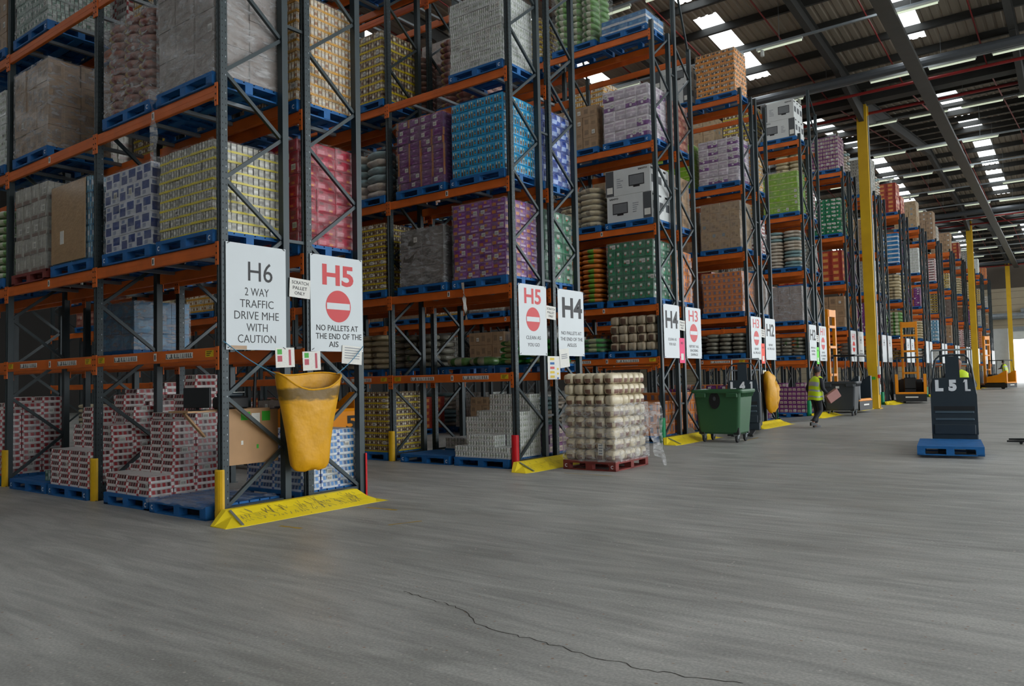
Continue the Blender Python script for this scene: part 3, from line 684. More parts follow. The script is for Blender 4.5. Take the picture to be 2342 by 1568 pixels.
# kind -> (part name, description, builder(w, d, h, variant))
K = {
 'redtray': ('tray', 'red white can tray', lambda w, d, h, v: k_tray(w, d, h, v, '#e6e2df', '#9a2026', '#4a1216', '#a08a88', '#c2565c')),
 'bluetray': ('tray', 'blue white can tray', lambda w, d, h, v: k_tray(w, d, h, v, '#d3dae0', '#1c6fb0', '#2a4a78', '#8896a4', '#5a78b8')),
 'whitecan': ('tray', 'white can tray', lambda w, d, h, v: k_cans(w, d, h, v, '#c9ccc8', '#d6dad5', ['#c0c6ba', '#d2d6d0', '#b4beaa'], 5, 0.2, '#8a908a')),
 'greycan': ('tray', 'silver grey can tray', lambda w, d, h, v: k_cans(w, d, h, v, '#a7a69e', '#98978f', ['#7d7c74', '#b9b8b0'], 5)),
 'yellowcan': ('tray', 'yellow can tray', lambda w, d, h, v: k_cans(w, d, h, v, '#c8b012', '#9a8668', ['#4c3326', '#d8d2c0', '#7a5a3c', '#cbbf9c'], 5, 0.24, '#2c2218')),
 'lemoncan': ('tray', 'pale lemon can tray', lambda w, d, h, v: k_cans(w, d, h, v, '#dccb2c', '#b9b6a6', ['#8a897c', '#dddcd4', '#a5a394', '#d0cfc4'], 4, 0.22)),
 'goldcan': ('tray', 'golden tin tray', lambda w, d, h, v: k_cans(w, d, h, v, '#d69a22', '#d8c4a0', ['#e4ddd0', '#a8764a', '#e2d6c0'], 5, 0.25, '#7a5a34')),
 'orangecan': ('tray', 'orange can tray', lambda w, d, h, v: k_cans(w, d, h, v, '#ee9320', '#d09a58', ['#4c4038', '#e6d7c0', '#e08a28'], 5, 0.4)),
 'bluecan': ('pack', 'turquoise blue can pack', lambda w, d, h, v: k_box(w, d, h, v, '#0f86b8', [(0.04, 0.96, 0.05, 0.95, '#1b94c4'), (0.1, 0.3, 0.15, 0.6, '#6a4a34'), (0.14, 0.26, 0.55, 0.85, '#b8cfc8'), (0.42, 0.58, 0.1, 0.8, '#5a5a44'), (0.44, 0.56, 0.6, 0.8, '#d2c9a2'), (0.72, 0.9, 0.2, 0.7, '#2f5a70'), (0.74, 0.86, 0.3, 0.45, '#c9842e')], False, rnd=0.012)),
 'royalblue': ('pack', 'royal blue shrink pack', lambda w, d, h, v: k_box(w, d, h, v, '#2c4fa6', [(0.05, 0.5, 0.1, 0.45, '#8fa8d8'), (0.5, 0.95, 0.4, 0.9, '#b7c4e0'), (0.1, 0.4, 0.6, 0.9, '#1c3684')], True, rnd=0.03)),
 'navywhite': ('pack', 'navy white carton', lambda w, d, h, v: k_box(w, d, h, v, '#c9ccd4', [(0.05, 0.42, 0.1, 0.62, '#1f3878'), (0.52, 0.96, 0.42, 0.92, '#24407e'), (0.55, 0.75, 0.12, 0.35, '#8a93ac'), (0.1, 0.3, 0.7, 0.9, '#7483a8')], v == 1)),
 'purple': ('carton', 'purple carton', lambda w, d, h, v: k_box(w, d, h, v, '#632a66', [(0, 0.16, 0, 1, '#a9682c' if v != 2 else '#5a2560'), (0.3, 0.8, 0.1, 0.3, '#84488a'), (0.25, 0.9, 0.6, 0.72, '#77407c'), (0.4, 0.6, 0.75, 0.95, '#9a6a9a')], True, rnd=0.008)),
 'purpleor': ('carton', 'purple orange carton', lambda w, d, h, v: k_box(w, d, h, v, '#7a3580', [(0.05, 0.35, 0.08, 0.5, '#b9702c'), (0.45, 0.95, 0.1, 0.32, '#b79ac0'), (0.5, 0.7, 0.55, 0.9, '#b06c34'), (0.75, 0.95, 0.6, 0.85, '#8f58a0'), (0.1, 0.4, 0.7, 0.92, '#63286e')], True, rnd=0.008)),
 'purplecan': ('tray', 'purple can tray', lambda w, d, h, v: k_box(w, d, h, v, '#6d2f68', [(0.08, 0.44, 0.12, 0.7, '#b9a38e'), (0.56, 0.92, 0.12, 0.7, '#b3a092'), (0.14, 0.38, 0.2, 0.5, '#8a7a70'), (0.6, 0.86, 0.2, 0.5, '#8a7a70')], v == 1)),
 'tissue': ('pack', 'white purple tissue pack', lambda w, d, h, v: k_box(w, d, h, v, '#cfc8cc', [(0, 1, 0.0, 0.42, '#7a4a88' if v else '#bcb2bc'), (0.1, 0.9, 0.55, 0.8, '#b3a4b0'), (0.4, 0.6, 0.1, 0.35, '#d8d0d6')], True, rnd=0.02)),
 'paleroll': ('pack', 'pale grey roll pack', lambda w, d, h, v: k_box(w, d, h, v, '#a9a69a', [(0.0, 0.04, 0, 1, '#7c786c'), (0.3, 0.34, 0, 1, '#86827a'), (0.64, 0.68, 0, 1, '#86827a'), (0.1, 0.9, 0.0, 0.2, '#8f7a70'), (0.4, 0.6, 0.3, 0.7, '#c4c2b8')], v == 1, rnd=0.012)),
 'brown': ('carton', 'brown cardboard carton', lambda w, d, h, v: k_box(w, d, h, v, '#9a7e60', [(0.12, 0.4, 0.3, 0.75, '#7d6750'), (0.6, 0.9, 0.2, 0.5, '#846c52'), (0.48, 0.52, 0, 1, '#a98e6e')], v == 1)),
 'tan': ('carton', 'tan cardboard carton', lambda w, d, h, v: k_box(w, d, h, v, '#a8906f', [(0.2, 0.5, 0.35, 0.7, '#7f8a8e' if v == 1 else '#8f795c'), (0.6, 0.8, 0.15, 0.4, '#8f795c')], False)),
 'greywrap': ('carton', 'grey wrapped carton', lambda w, d, h, v: k_box(w, d, h, v, '#58554f', [(0.1, 0.5, 0.3, 0.7, '#4c4a45'), (0, 1, 0, 0.03, '#3c3a36')], v == 1, rnd=0.012)),
 'greycarton': ('carton', 'grey brown carton', lambda w, d, h, v: k_box(w, d, h, v, '#8b8078', [(0.1, 0.4, 0.2, 0.6, '#7d7068'), (0.96, 1, 0, 1, '#6c625a')], v == 1)),
 'red': ('pack', 'crimson shrink pack', lambda w, d, h, v: k_box(w, d, h, v, '#a81e38', [(0.05, 0.4, 0.15, 0.5, '#c45a68'), (0.55, 0.92, 0.4, 0.8, '#8a1428'), (0.6, 0.8, 0.12, 0.3, '#c8702c'), (0.1, 0.3, 0.65, 0.9, '#7a1022')], True, rnd=0.018)),
 'green': ('pack', 'dark green can pack', lambda w, d, h, v: k_box(w, d, h, v, '#0c6240', [(0.06, 0.94, 0.06, 0.5, '#117a4e'), (0.3, 0.62, 0.5, 0.8, '#c4ccc0'), (0.36, 0.5, 0.36, 0.52, '#b03a30'), (0, 0.03, 0, 1, '#084a30')], v == 1, rnd=0.012)),
 'lime': ('pack', 'lime green pack', lambda w, d, h, v: k_box(w, d, h, v, '#7fae26', [(i / 6, i / 6 + 0.02, 0.08, 0.86, '#5c8418') for i in range(1, 6)] + [(0, 1, 0.9, 1, '#c0bd86'), (0.3, 0.6, 0.4, 0.6, '#a8cc60')], v == 1)),
 'orangebox': ('carton', 'orange carton', lambda w, d, h, v: k_box(w, d, h, v, '#c87434', [(0.1, 0.3, 0.25, 0.75, '#6f6a7c'), (0.36, 0.52, 0.25, 0.75, '#d88e50'), (0.6, 0.8, 0.25, 0.75, '#6f6a7c'), (0, 1, 0.94, 1, '#d8a070')], False, rnd=0.004)),
 'pinkbox': ('carton', 'red pink carton', lambda w, d, h, v: k_box(w, d, h, v, '#a06a58', [(0.1, 0.9, 0.1, 0.4, '#7f3c34'), (0.2, 0.6, 0.5, 0.9, '#b58a78')], v == 1)),
 'tealbottle': ('pack', 'teal bottle pack', lambda w, d, h, v: k_cans(w, d, h, v, '#5a7c6e', '#9ab0a4', ['#3f6e5e', '#c8d2ca'], 5, 0.1)),
 'bluebottle': ('pack', 'pale blue bottle pack', lambda w, d, h, v: k_cans(w, d, h, v, '#4f8cae', '#7fb0c8', ['#d0dde4', '#3f80a8'], 4, 0.12)),
 'bluewrap': ('pack', 'blue film wrapped pack', lambda w, d, h, v: k_box(w, d, h, v, '#5a94bc', [(0, 1, 0, 0.06, '#3f7298'), (0.2, 0.7, 0.3, 0.8, '#6fa4c8')], False, rnd=0.015)),
 'redstripe': ('carton', 'red striped carton', lambda w, d, h, v: k_box(w, d, h, v, '#a4412e', [(0.1, 0.6, 0.2, 0.7, '#c98a48'), (0.7, 1, 0, 1, '#8a2c22')], False)),
 'bluestripe': ('carton', 'blue white carton', lambda w, d, h, v: k_box(w, d, h, v, '#1f6ea4', [(0, 1, 0, 0.35, '#c9cdd0'), (0.2, 0.5, 0.5, 0.8, '#4c90ba')], False)),
 'limesack': ('sack', 'green white sack', lambda w, d, h, v: k_bag(w, d, h, v, '#b3b89a', [(0.3, 0.55, '#4c7f3a'), (0.8, 1, '#6a9a50')])),
 'orangesack': ('sack', 'orange green sack', lambda w, d, h, v: k_bag(w, d, h, v, '#c47226', [(0.42, 0.72, '#6a9a2c' if v != 2 else '#c47226')])),
 'creamsack': ('sack', 'cream sack', lambda w, d, h, v: k_bag(w, d, h, v, '#bfb18e', [(0.4, 0.6, '#8a7f66' if v == 1 else '#c4b894')])),
 'brownsack': ('sack', 'brown paper sack', lambda w, d, h, v: k_bag(w, d, h, v, '#a8987e', [(0.2, 0.75, '#5c4638', 0.1, 0.7)] if v != 0 else [(0.3, 0.6, '#b9ab92')], 4.5)),
 'redsack': ('sack', 'red brown snack sack', lambda w, d, h, v: k_bag(w, d, h, v, '#8a4438', [(0.25, 0.45, '#b08c40'), (0.7, 1, '#9c6858')], 3.2)),
 'tealsack': ('sack', 'white teal sack', lambda w, d, h, v: k_bag(w, d, h, v, '#b4a796', [(0.0, 1.0, '#7c9a9c')] if v == 1 else [(0.3, 0.7, '#c4bcae')])),
 'greysack': ('sack', 'grey green sack', lambda w, d, h, v: k_bag(w, d, h, v, '#7d7a6c', [(0.4, 0.6, '#4c6a40')] if v == 1 else [])),
 'greensack': ('sack', 'bright green sack', lambda w, d, h, v: k_bag(w, d, h, v, '#2f8f34', [(0.3, 0.7, '#a9b47c')])),
 'flour': ('flour_pack', 'cream flour pack', lambda w, d, h, v: k_bag(w, d, h, v, '#cfc2a4', [(0.2, 0.8, '#7a584a', 0.1, 0.62)] if v else [(0.3, 0.6, '#d8cdb4')], 3.6)),
}
def packmesh(kind, w, d, h, v):
    return cached(('pk', kind, round(w, 3), round(d, 3), round(h, 3), v), lambda: K[kind][2](w, d, h, v))
def film_mesh(w, d, h, seed, mt, amp=0.012):
    b = MB(); rr = random.Random(seed); o = 0.018
    def pn(O, u, v, n, cu, cv):
        O = Vector(O); u = Vector(u); v = Vector(v); n = Vector(n); b.fresh()
        gd = [[O + u * i / cu + v * j / cv + (n * rr.uniform(-amp, amp) if 0 < i < cu and 0 < j < cv else Vector()) for i in range(cu + 1)] for j in range(cv + 1)]
        for j in range(cv):
            for i in range(cu): b.face([gd[j][i], gd[j][i + 1], gd[j + 1][i + 1], gd[j + 1][i]], mt)
    x, y, z0, z1 = w / 2 + o, d / 2 + o, 0.003, h + 0.012
    pn((-x, -y, z0), (2 * x, 0, 0), (0, 0, z1 - z0), (0, -1, 0), 9, 11); pn((x, -y, z0), (0, 2 * y, 0), (0, 0, z1 - z0), (1, 0, 0), 8, 11)
    pn((-x, y, z0), (0, -2 * y, 0), (0, 0, z1 - z0), (-1, 0, 0), 4, 5); pn((x, y, z0), (-2 * x, 0, 0), (0, 0, z1 - z0), (0, 1, 0), 4, 5)
    return b.mesh('stretch_wrap', True)
def load(kind, cx, fy, z, w, d, h, nl, nc, ns, label, wrap=0, detail=True, jit=0.012, top=False, group='stacked pallet loads'):
    """a unit load: packs on its aisle face and its main-aisle side, an inner block behind them, film round them"""
    pn = K[kind][0]; lh = h / nl; pw, pd = w / nc, d / ns
    fd = pd if ns <= 4 else d / 4; sw = pw if nc <= 4 else w / 4
    if not detail:
        key = ('far', kind, round(w, 2), round(d, 2), round(h, 2), nl, nc, ns)
        def f():
            me = MB()
            for v, sub in ((0, None),):
                src = [packmesh(kind, pw * .985, fd * .985, lh * .985, vv) for vv in (0, 1, 2)]; sr2 = [packmesh(kind, sw * .985, pd * .985, lh * .985, vv) for vv in (0, 1, 2)]
                for l in range(nl):
                    for i in range(nc + ns - 1):
                        s_ = R.choice(src) if i < nc else R.choice(sr2)
                        o = (-w / 2 + pw * (i + .5), fd / 2, l * lh) if i < nc else (w / 2 - sw / 2, pd * (i - nc + 1.5), l * lh)
                        me.fresh(); o = (o[0] + R.uniform(-jit, jit), o[1] + R.uniform(-jit, jit) * .5, o[2])
                        for p in s_.polygons: me.face([tuple(s_.vertices[q].co[a] + o[a] for a in range(3)) for q in p.vertices], s_.materials[p.material_index])
            return me.mesh('pallet_load')
        ob = obj('pallet_load', cached(key, f), None, (cx, fy, z)); return tag(ob, label, 'stacked goods', group)
    t = thing('pallet_load', label, 'stacked goods', (cx, fy, z), 0, group)
    for l in range(nl):
        off = R.uniform(-jit, jit)
        for i in range(nc):
            v = R.choice((0, 0, 1, 2) if kind != 'flour' else (0, 1, 1, 2, 2)); obj(pn, packmesh(kind, pw * .985, fd * .985, lh * .985, v), t, (-w / 2 + pw * (i + .5) + off, fd / 2 + R.uniform(-jit, jit), l * lh), R.uniform(-1, 1) * jit * 1.5)
        for j in range(1, ns):
            v = R.choice((0, 0, 1, 2) if kind != 'flour' else (0, 1, 1, 2)); obj(pn, packmesh(kind, sw * .985, pd * .985, lh * .985, v), t, (w / 2 - sw / 2 + R.uniform(-jit, jit) * .6, pd * (j + .5), l * lh), 0)
        if top and l == nl - 1:
            for i in range(nc - 1):
                for j in range(1, ns): obj(pn, packmesh(kind, pw * .985, pd * .985, lh * .985, 0), t, (-w / 2 + pw * (i + .5), pd * (j + .5), l * lh), R.uniform(-.05, .05))
    b = MB(); x1 = w / 2 - sw - 0.01; b.box(-w / 2 + 0.015, max(x1, -w / 2 + .1), fd + 0.01, d - 0.01, 0.005, h - 0.015 - (lh if top else 0), g({'bluecan': '#1b94c4'}.get(kind, 'gy')))
    obj('inner_stack', b, t)
    if wrap: obj('stretch_wrap', film_mesh(w, d, h, R.randint(0, 999), FW if wrap == 1 else FWH), t, (0, d / 2, 0), label='clear stretch film')
    return t
SLOT = {'R': -0.74, 'L': -2.2}
def where(k, rear, bay, slot, lev):
    n = bay * 2 + (0 if slot == 'R' else 1)
    if k >= 6: return '%s, %s row of %s' % (LEVN[lev], 'far' if rear else 'near', RN[k])
    return '%s, %s row of %s, %s' % (LEVN[lev], 'far' if rear else 'near', RN[k], 'aisle end' if n == 0 else ORD[n] + ' pallet in')
def place(k, rear, bay, slot, lev, kind, h, nl, nc, ns, wrap=0, detail=True, w=1.24, d=0.98, pm=None, dx=0.0, jit=0.012, pal=True, dy=0.0):
    x = SLOT[slot] - bay * B + dx; y = k * P + (YR if rear else 0) - 0.075 + dy; z = zlev(k, lev) + 0.002
    wh = where(k, rear, bay, slot, lev)
    if pal: pallet(x, y, z, ('red' if pm is redp else 'blue') + ' pallet, ' + wh, detail and (k <= 2), pm)
    return load(kind, x, y + 0.03, z + (PH if pal else 0), w, d, h, nl, nc, ns, K[kind][1] + ' load, ' + wh, wrap, detail, jit)

# near rack, H6 side
place(0, 0, 0, 'R', 2, 'lemoncan', 1.12, 9, 5, 4, 1)
place(0, 0, 0, 'L', 2, 'navywhite', 1.12, 5, 3, 3, 1)
place(0, 0, 0, 'R', 3, 'greycarton', 1.64, 4, 3, 2, 2, w=1.28, d=1.02)
place(0, 0, 0, 'L', 3, 'redsack', 1.32, 11, 3, 2, 2, d=0.94)
_l = place(0, 0, 1, 'R', 2, 'bluebottle', 1.22, 5, 4, 3, 1)
b = MB(); b.box(-0.6, 0.5, -0.04, -0.028, 0.02, 1.2, g('#a98a66')); b.box(-0.3, -0.18, -0.043, -0.04, 0.3, 0.5, labelw); obj('card_sheet', b, _l, label='brown cardboard sheet')
place(0, 0, 1, 'L', 2, 'paleroll', 1.4, 5, 4, 3, 1, w=1.16, pm=redp)
place(0, 0, 1, 'L', 3, 'brown', 1.42, 4, 3, 2, 2, w=1.26)
place(0, 0, 1, 'L', 4, 'tealbottle', 1.3, 7, 4, 3, 2, w=1.22)
place(0, 0, 2, 'R', 2, 'limesack', 1.2, 9, 2, 2, 1, False); place(0, 0, 2, 'R', 3, 'whitecan', 1.3, 9, 4, 3, 0, False); place(0, 0, 2, 'R', 4, 'brown', 1.2, 4, 3, 2, 0, False)
place(0, 1, 0, 'R', 2, 'red', 1.42, 9, 4, 3, 1)
place(0, 1, 0, 'R', 3, 'goldcan', 1.5, 11, 4, 4, 1)
place(0, 1, 0, 'L', 2, 'brown', 1.2, 4, 3, 2, 0, False); place(0, 1, 0, 'L', 3, 'greycarton', 1.0, 4, 3, 2, 0, False); place(0, 1, 1, 'R', 3, 'yellowcan', 1.2, 9, 4, 3, 0, False); place(0, 1, 1, 'L', 2, 'tan', 1.2, 4, 3, 2, 0, False); place(0, 1, 1, 'R', 2, 'brown', 1.3, 4, 3, 2, 0, False)
place(0, 1, 1, 'L', 1, 'bluewrap', 0.82, 3, 3, 3, 2, dx=0.25)
# second rack, H5 side
place(1, 0, 0, 'R', 2, 'purpleor', 1.42, 10, 4, 3, 1)
place(1, 0, 0, 'L', 2, 'greywrap', 1.12, 3, 2, 2, 2, w=1.14)
place(1, 0, 0, 'R', 3, 'bluecan', 1.42, 8, 6, 4, 0, jit=0.004)
place(1, 0, 0, 'L', 3, 'purple', 1.4, 9, 4, 3, 1)
place(1, 0, 0, 'R', 4, 'whitecan', 1.36, 10, 5, 4, 1)
place(1, 0, 1, 'R', 2, 'yellowcan', 1.38, 11, 4, 4, 0)
place(1, 0, 1, 'R', 3, 'tealsack', 1.0, 6, 2, 2, 1)
place(1, 0, 1, 'L', 2, 'brown', 1.2, 4, 3, 2, 0, False); place(1, 0, 1, 'L', 3, 'limesack', 1.2, 8, 2, 2, 0, False)
place(1, 0, 1, 'R', 5, 'limesack', 1.1, 8, 2, 2, 0, False); place(1, 0, 0, 'L', 5, 'brown', 1.1, 4, 3, 2, 0, False)
place(1, 1, 0, 'R', 3, 'royalblue', 1.45, 6, 4, 3, 1)
place(1, 1, 0, 'R', 2, 'green', 1.4, 7, 4, 3, 1)
place(1, 1, 0, 'L', 4, 'redsack', 1.5, 11, 3, 2, 1); place(1, 1, 1, 'R', 4, 'redsack', 1.35, 10, 2, 2, 1); place(1, 1, 1, 'L', 4, 'greycan', 1.2, 9, 4, 3, 0, False)
place(1, 1, 0, 'L', 1, 'limesack', 0.2, 1, 2, 2, 0, True); place(1, 1, 1, 'L', 1, 'creamsack', 0.8, 6, 3, 2, 1, False); place(1, 1, 1, 'R', 1, 'greysack', 0.75, 5, 3, 2, 0, False); place(1, 1, 2, 'R', 1, 'tealsack', 0.8, 5, 3, 2, 0, False); place(1, 1, 0, 'R', 1, 'greensack', 0.5, 4, 2, 2, 0, False)
# third rack, H4 side
place(2, 0, 0, 'R', 1, 'brownsack', 0.86, 4, 5, 3, 0)
place(2, 0, 0, 'L', 1, 'greensack', 0.36, 3, 2, 2, 1)
place(2, 0, 0, 'R', 2, 'green', 1.42, 7, 6, 4, 1)
place(2, 0, 0, 'L', 2, 'orangesack', 1.38, 11, 2, 2, 0)
place(2, 0, 0, 'L', 3, 'creamsack', 1.02, 7, 2, 2, 1)
place(2, 0, 0, 'R', 4, 'tissue', 1.3, 5, 4, 3, 1)
place(2, 0, 0, 'R', 5, 'bluestripe', 0.36, 2, 5, 3, 1)
place(2, 0, 0, 'L', 5, 'limesack', 1.5, 9, 3, 2, 1)
place(2, 1, 0, 'R', 2, 'orangebox', 1.3, 7, 4, 3, 1, False); place(2, 1, 0, 'R', 3, 'brown', 1.3, 4, 3, 2, 0, False); place(2, 1, 0, 'R', 4, 'pinkbox', 1.2, 6, 4, 3, 0, False); place(2, 1, 0, 'L', 4, 'greycarton', 1.3, 3, 2, 2, 0, False); place(2, 1, 0, 'L', 3, 'pinkbox', 1.2, 6, 3, 2, 0, False)
place(2, 1, 0, 'R', 1, 'pinkbox', 0.7, 4, 4, 3, 0, False)
# fourth rack, H3 side
place(3, 0, 0, 'R', 1, 'greysack', 0.62, 5, 3, 2, 0)
place(3, 0, 0, 'L', 1, 'greysack', 0.6, 5, 3, 2, 0, False)
place(3, 0, 0, 'R', 2, 'orangebox', 1.22, 7, 4, 3, 1)
place(3, 0, 0, 'L', 2, 'orangebox', 1.1, 7, 4, 3, 0, False)
place(3, 0, 0, 'R', 3, 'tan', 1.42, 5, 4, 3, 1)
place(3, 0, 0, 'L', 3, 'brown', 1.3, 4, 3, 2, 0, False)
place(3, 0, 0, 'R', 4, 'tissue', 1.36, 6, 4, 3, 1)
place(3, 0, 0, 'L', 4, 'lime', 1.4, 7, 4, 3, 0)
place(3, 0, 0, 'R', 5, 'orangecan', 1.35, 9, 4, 3, 1)
# fifth rack, H2 side
place(4, 0, 0, 'R', 1, 'greysack', 0.66, 5, 3, 2, 0, False)
place(4, 0, 0, 'R', 2, 'greycarton', 1.25, 4, 3, 2, 2)
place(4, 0, 0, 'R', 3, 'tealsack', 1.36, 11, 2, 2, 0)
place(4, 0, 0, 'R', 4, 'lime', 1.5, 7, 4, 3, 1)
place(4, 0, 0, 'R', 0, 'purplecan', 0.92, 6, 4, 4, 0)
place(5, 0, 0, 'R', 5, 'purplecan', 1.4, 9, 6, 4, 1, False); place(5, 0, 0, 'R', 4, 'green', 1.5, 9, 6, 4, 0, False); place(5, 0, 0, 'R', 3, 'redstripe', 1.3, 5, 3, 2, 0, False); place(5, 0, 0, 'R', 2, 'brown', 1.3, 3, 2, 2, 0, False)
place(6, 0, 0, 'R', 2, 'purple', 1.4, 9, 5, 4, 0, False); place(6, 0, 0, 'R', 3, 'greycan', 1.5, 9, 4, 4, 0, False); place(6, 0, 0, 'R', 4, 'tan', 1.5, 6, 3, 3, 0, False); place(6, 0, 0, 'R', 5, 'greycan', 1.7, 11, 5, 4, 0, False)
place(7, 0, 0, 'R', 4, 'bluestripe', 1.6, 7, 2, 2, 0, False); place(7, 0, 0, 'R', 5, 'redstripe', 1.6, 7, 3, 3, 0, False); place(7, 0, 0, 'R', 3, 'creamsack', 1.4, 8, 2, 2, 0, False); place(7, 0, 0, 'R', 2, 'limesack', 1.3, 7, 2, 2, 0, False)
place(8, 0, 0, 'R', 5, 'tan', 1.6, 5, 3, 3, 0, False); place(9, 0, 0, 'R', 5, 'brown', 1.9, 6, 3, 3, 0, False); place(8, 0, 0, 'R', 4, 'whitecan', 1.5, 9, 4, 3, 0, False); place(9, 0, 0, 'R', 4, 'redtray', 1.5, 9, 3, 3, 0, False); place(9, 0, 0, 'R', 2, 'bluebottle', 1.4, 6, 3, 3, 0, False)
# what shows deeper in and further along
used = set()
POOL = ['brown', 'tan', 'greycarton', 'whitecan', 'yellowcan', 'pinkbox', 'paleroll', 'redtray', 'creamsack', 'redstripe', 'greycan', 'tealsack', 'purple', 'orangebox', 'goldcan']
SPEC = {'brown': (4, 3, 2), 'tan': (4, 3, 2), 'greycarton': (4, 3, 2), 'whitecan': (8, 3, 3), 'yellowcan': (8, 3, 3), 'pinkbox': (6, 3, 3), 'paleroll': (5, 3, 3), 'redtray': (9, 3, 3), 'creamsack': (7, 2, 2), 'redstripe': (5, 3, 2), 'greycan': (8, 3, 3), 'tealsack': (8, 2, 2), 'purple': (8, 3, 3), 'orangebox': (7, 3, 3), 'goldcan': (8, 3, 3)}
taken = {o['label'].split(' load, ')[1] for o in list(COL.objects) if o.name.startswith('pallet_load') and 'label' in o}
EMPTY = {(0, 0, 1, 'R', 3), (0, 0, 1, 'R', 4), (1, 0, 0, 'L', 4), (0, 0, 0, 'R', 4), (0, 0, 0, 'L', 4), (2, 0, 0, 'R', 3), (4, 0, 0, 'R', 5), (3, 0, 0, 'L', 5)}
fr = random.Random(23)
for k in range(15):
    for rear in (0, 1):
        for bay in range(NB[k]):
            for slot in 'RL':
                if k >= 6 and slot == 'L': continue
                if k >= 3 and bay >= (2 if k < 5 else 1): continue
                if k in (1, 2) and bay >= 4 and (rear or slot == 'L'): continue
                for lev in range(0 if k > 4 or (k and bay) else 1, 6):
                    if lev == 1 and k <= 1: continue
                    if lev == 5 and k <= 1: continue
                    wh = where(k, rear, bay, slot, lev)
                    if wh in taken or (k, rear, bay, slot, lev) in EMPTY or (k == 5 and lev < 2 and not rear) or (k == 4 and rear and lev < 2 and bay == 0): continue
                    if lev == 0 and (k, rear, bay) in ((1, 0, 1), (1, 0, 0)): continue
                    if fr.random() < (0.45 if lev == 5 else 0.22): continue
                    kd = fr.choice(POOL); nl, nc, ns = SPEC[kd]; hm = (0.7 if lev == 1 else 1.45 if lev else 1.05); q = fr.choice((0.75, 0.9, 1.0))
                    if lev == 1: nl = max(2, nl // 2)
                    place(k, rear, bay, slot, lev, kd, hm * q, nl, nc, ns, 0, False)

# ------------------------------------------------------------------ loose stacks: every tray that shows is a thing
def loose(kind, x0, y0, z0, w, d, h, hts, desc, stack, group, jit=0.01):
    pn = K[kind][0]; nj = len(hts); ni = len(hts[0]); rows = ['front', 'middle', 'back'] if nj == 3 else (['front', 'back'] if nj == 2 else ['front', 'second', 'third', 'back'])
    for j in range(nj):
        for i in range(ni):
            for l in range(hts[j][i]):
                vis = j == 0 or hts[j - 1][i] <= l or i == ni - 1 or hts[j][i + 1] <= l or l >= hts[j][i] - 1
                if not vis: continue
                rr = R.uniform(-1, 1)
                o = obj(pn, packmesh(kind, w * .985, d * .985, h * .985, R.choice((0, 0, 0, 1, 2))), None, (x0 + w * (i + .5) + rr * jit, y0 + d * (j + .5) + R.uniform(-1, 1) * jit, z0 + h * l), R.uniform(-1, 1) * jit * 1.2)
                tag(o, '%s, %s layer, %s from left, %s row, %s' % (desc, ORD[l], ORD[i], rows[j], stack), 'tray of cans' if pn == 'tray' else 'pack', group)
def fpal(x, y, label, detail=True, m=None, w=PW, rz=0.0, d=PD): return pallet(x, y, 0.0, label, detail, m, w, d, rz)
fpal(-2.1, -0.12, 'blue floor pallet under the nearest red and white tray stack', w=1.18)
loose('redtray', -2.68, -0.1, PH + .001, 0.29, 0.33, 0.088, [[3, 3, 3, 3], [4, 7, 11, 11], [12, 12, 15, 18]], 'red and white tray', 'first stack', 'loose red trays on the floor pallets')
fpal(-0.76, -0.16, 'empty blue floor pallet covered with clear plastic behind the yellow post guard', w=1.28)
fpal(-3.82, -0.12, 'blue floor pallet between the two yellow post guards, under red trays', w=1.24)
loose('redtray', -4.4, -0.1, PH + .001, 0.305, 0.33, 0.088, [[6, 6, 6, 6], [10, 13, 10, 10], [13, 13, 15, 13]], 'red and white tray', 'second stack', 'loose red trays on the floor pallets')
fpal(-5.2, -0.12, 'blue floor pallet with one teal pack on it', w=1.3)
fpal(-6.95, -0.1, 'blue floor pallet at the left edge under tall red trays', w=1.24)
loose('redtray', -7.5, -0.06, PH + .001, 0.37, 0.32, 0.1, [[11, 11, 11], [12, 13, 12], [12, 13, 13]], 'red and white tray', 'leftmost stack', 'loose red trays on the floor pallets')
fpal(-4.55, YR - 0.07, 'blue floor pallet behind the second red stack', False)
loose('redtray', -5.15, YR - 0.04, PH + .001, 0.4, 0.48, 0.1, [[13, 14, 12], [14, 15, 13]], 'red and white tray', 'rear stack', 'loose red trays on the floor pallets')
o = obj('tray_pack', packmesh('tealbottle', 0.3, 0.24, 0.16, 0), None, (-4.78, 0.18, PH + .002), 0.25); tag(o, 'small teal pack lying on the blue floor pallet', 'pack')
fpal(-0.74, YR - 0.07, 'blue floor pallet under the blue and white trays by the yellow sack')
loose('bluetray', -1.34, YR - 0.03, PH + .001, 0.31, 0.31, 0.088, [[8, 8, 8, 8], [9, 9, 9, 9], [16, 16, 9, 9]], 'blue and white tray', 'near sack', 'loose blue trays')
# white can trays, second rack
fpal(-0.74, P - 0.12, 'blue floor pallet under the stepped stack of white can trays', w=1.28)
loose('whitecan', -1.38, P - 0.1, PH + .001, 0.322, 0.33, 0.104, [[2, 4, 4, 2], [7, 8, 8, 8], [8, 11, 11, 11]], 'white can tray', 'stepped stack', 'loose white can trays', 0.006)
fpal(-2.15, P - 0.12, 'empty blue floor pallet left of the white can trays', w=1.28)
fpal(-2.15, P + YR - 0.05, 'blue floor pallet under two layers of white can trays', False)
loose('whitecan', -2.8, P + YR - 0.03, PH + .001, 0.42, 0.48, 0.11, [[2, 2, 2], [2, 2, 2]], 'white can tray', 'low stack', 'loose white can trays', 0.006)
o = obj('sack', packmesh('redsack', 0.5, 0.34, 0.12, 0), None, (-1.9, P + YR + 0.2, PH + .225)); tag(o, 'flat pink sack lying on the low white can trays', 'sack')
place(1, 0, 1, 'R', 0, 'yellowcan', 1.22, 10, 4, 4, 0, jit=0.006)
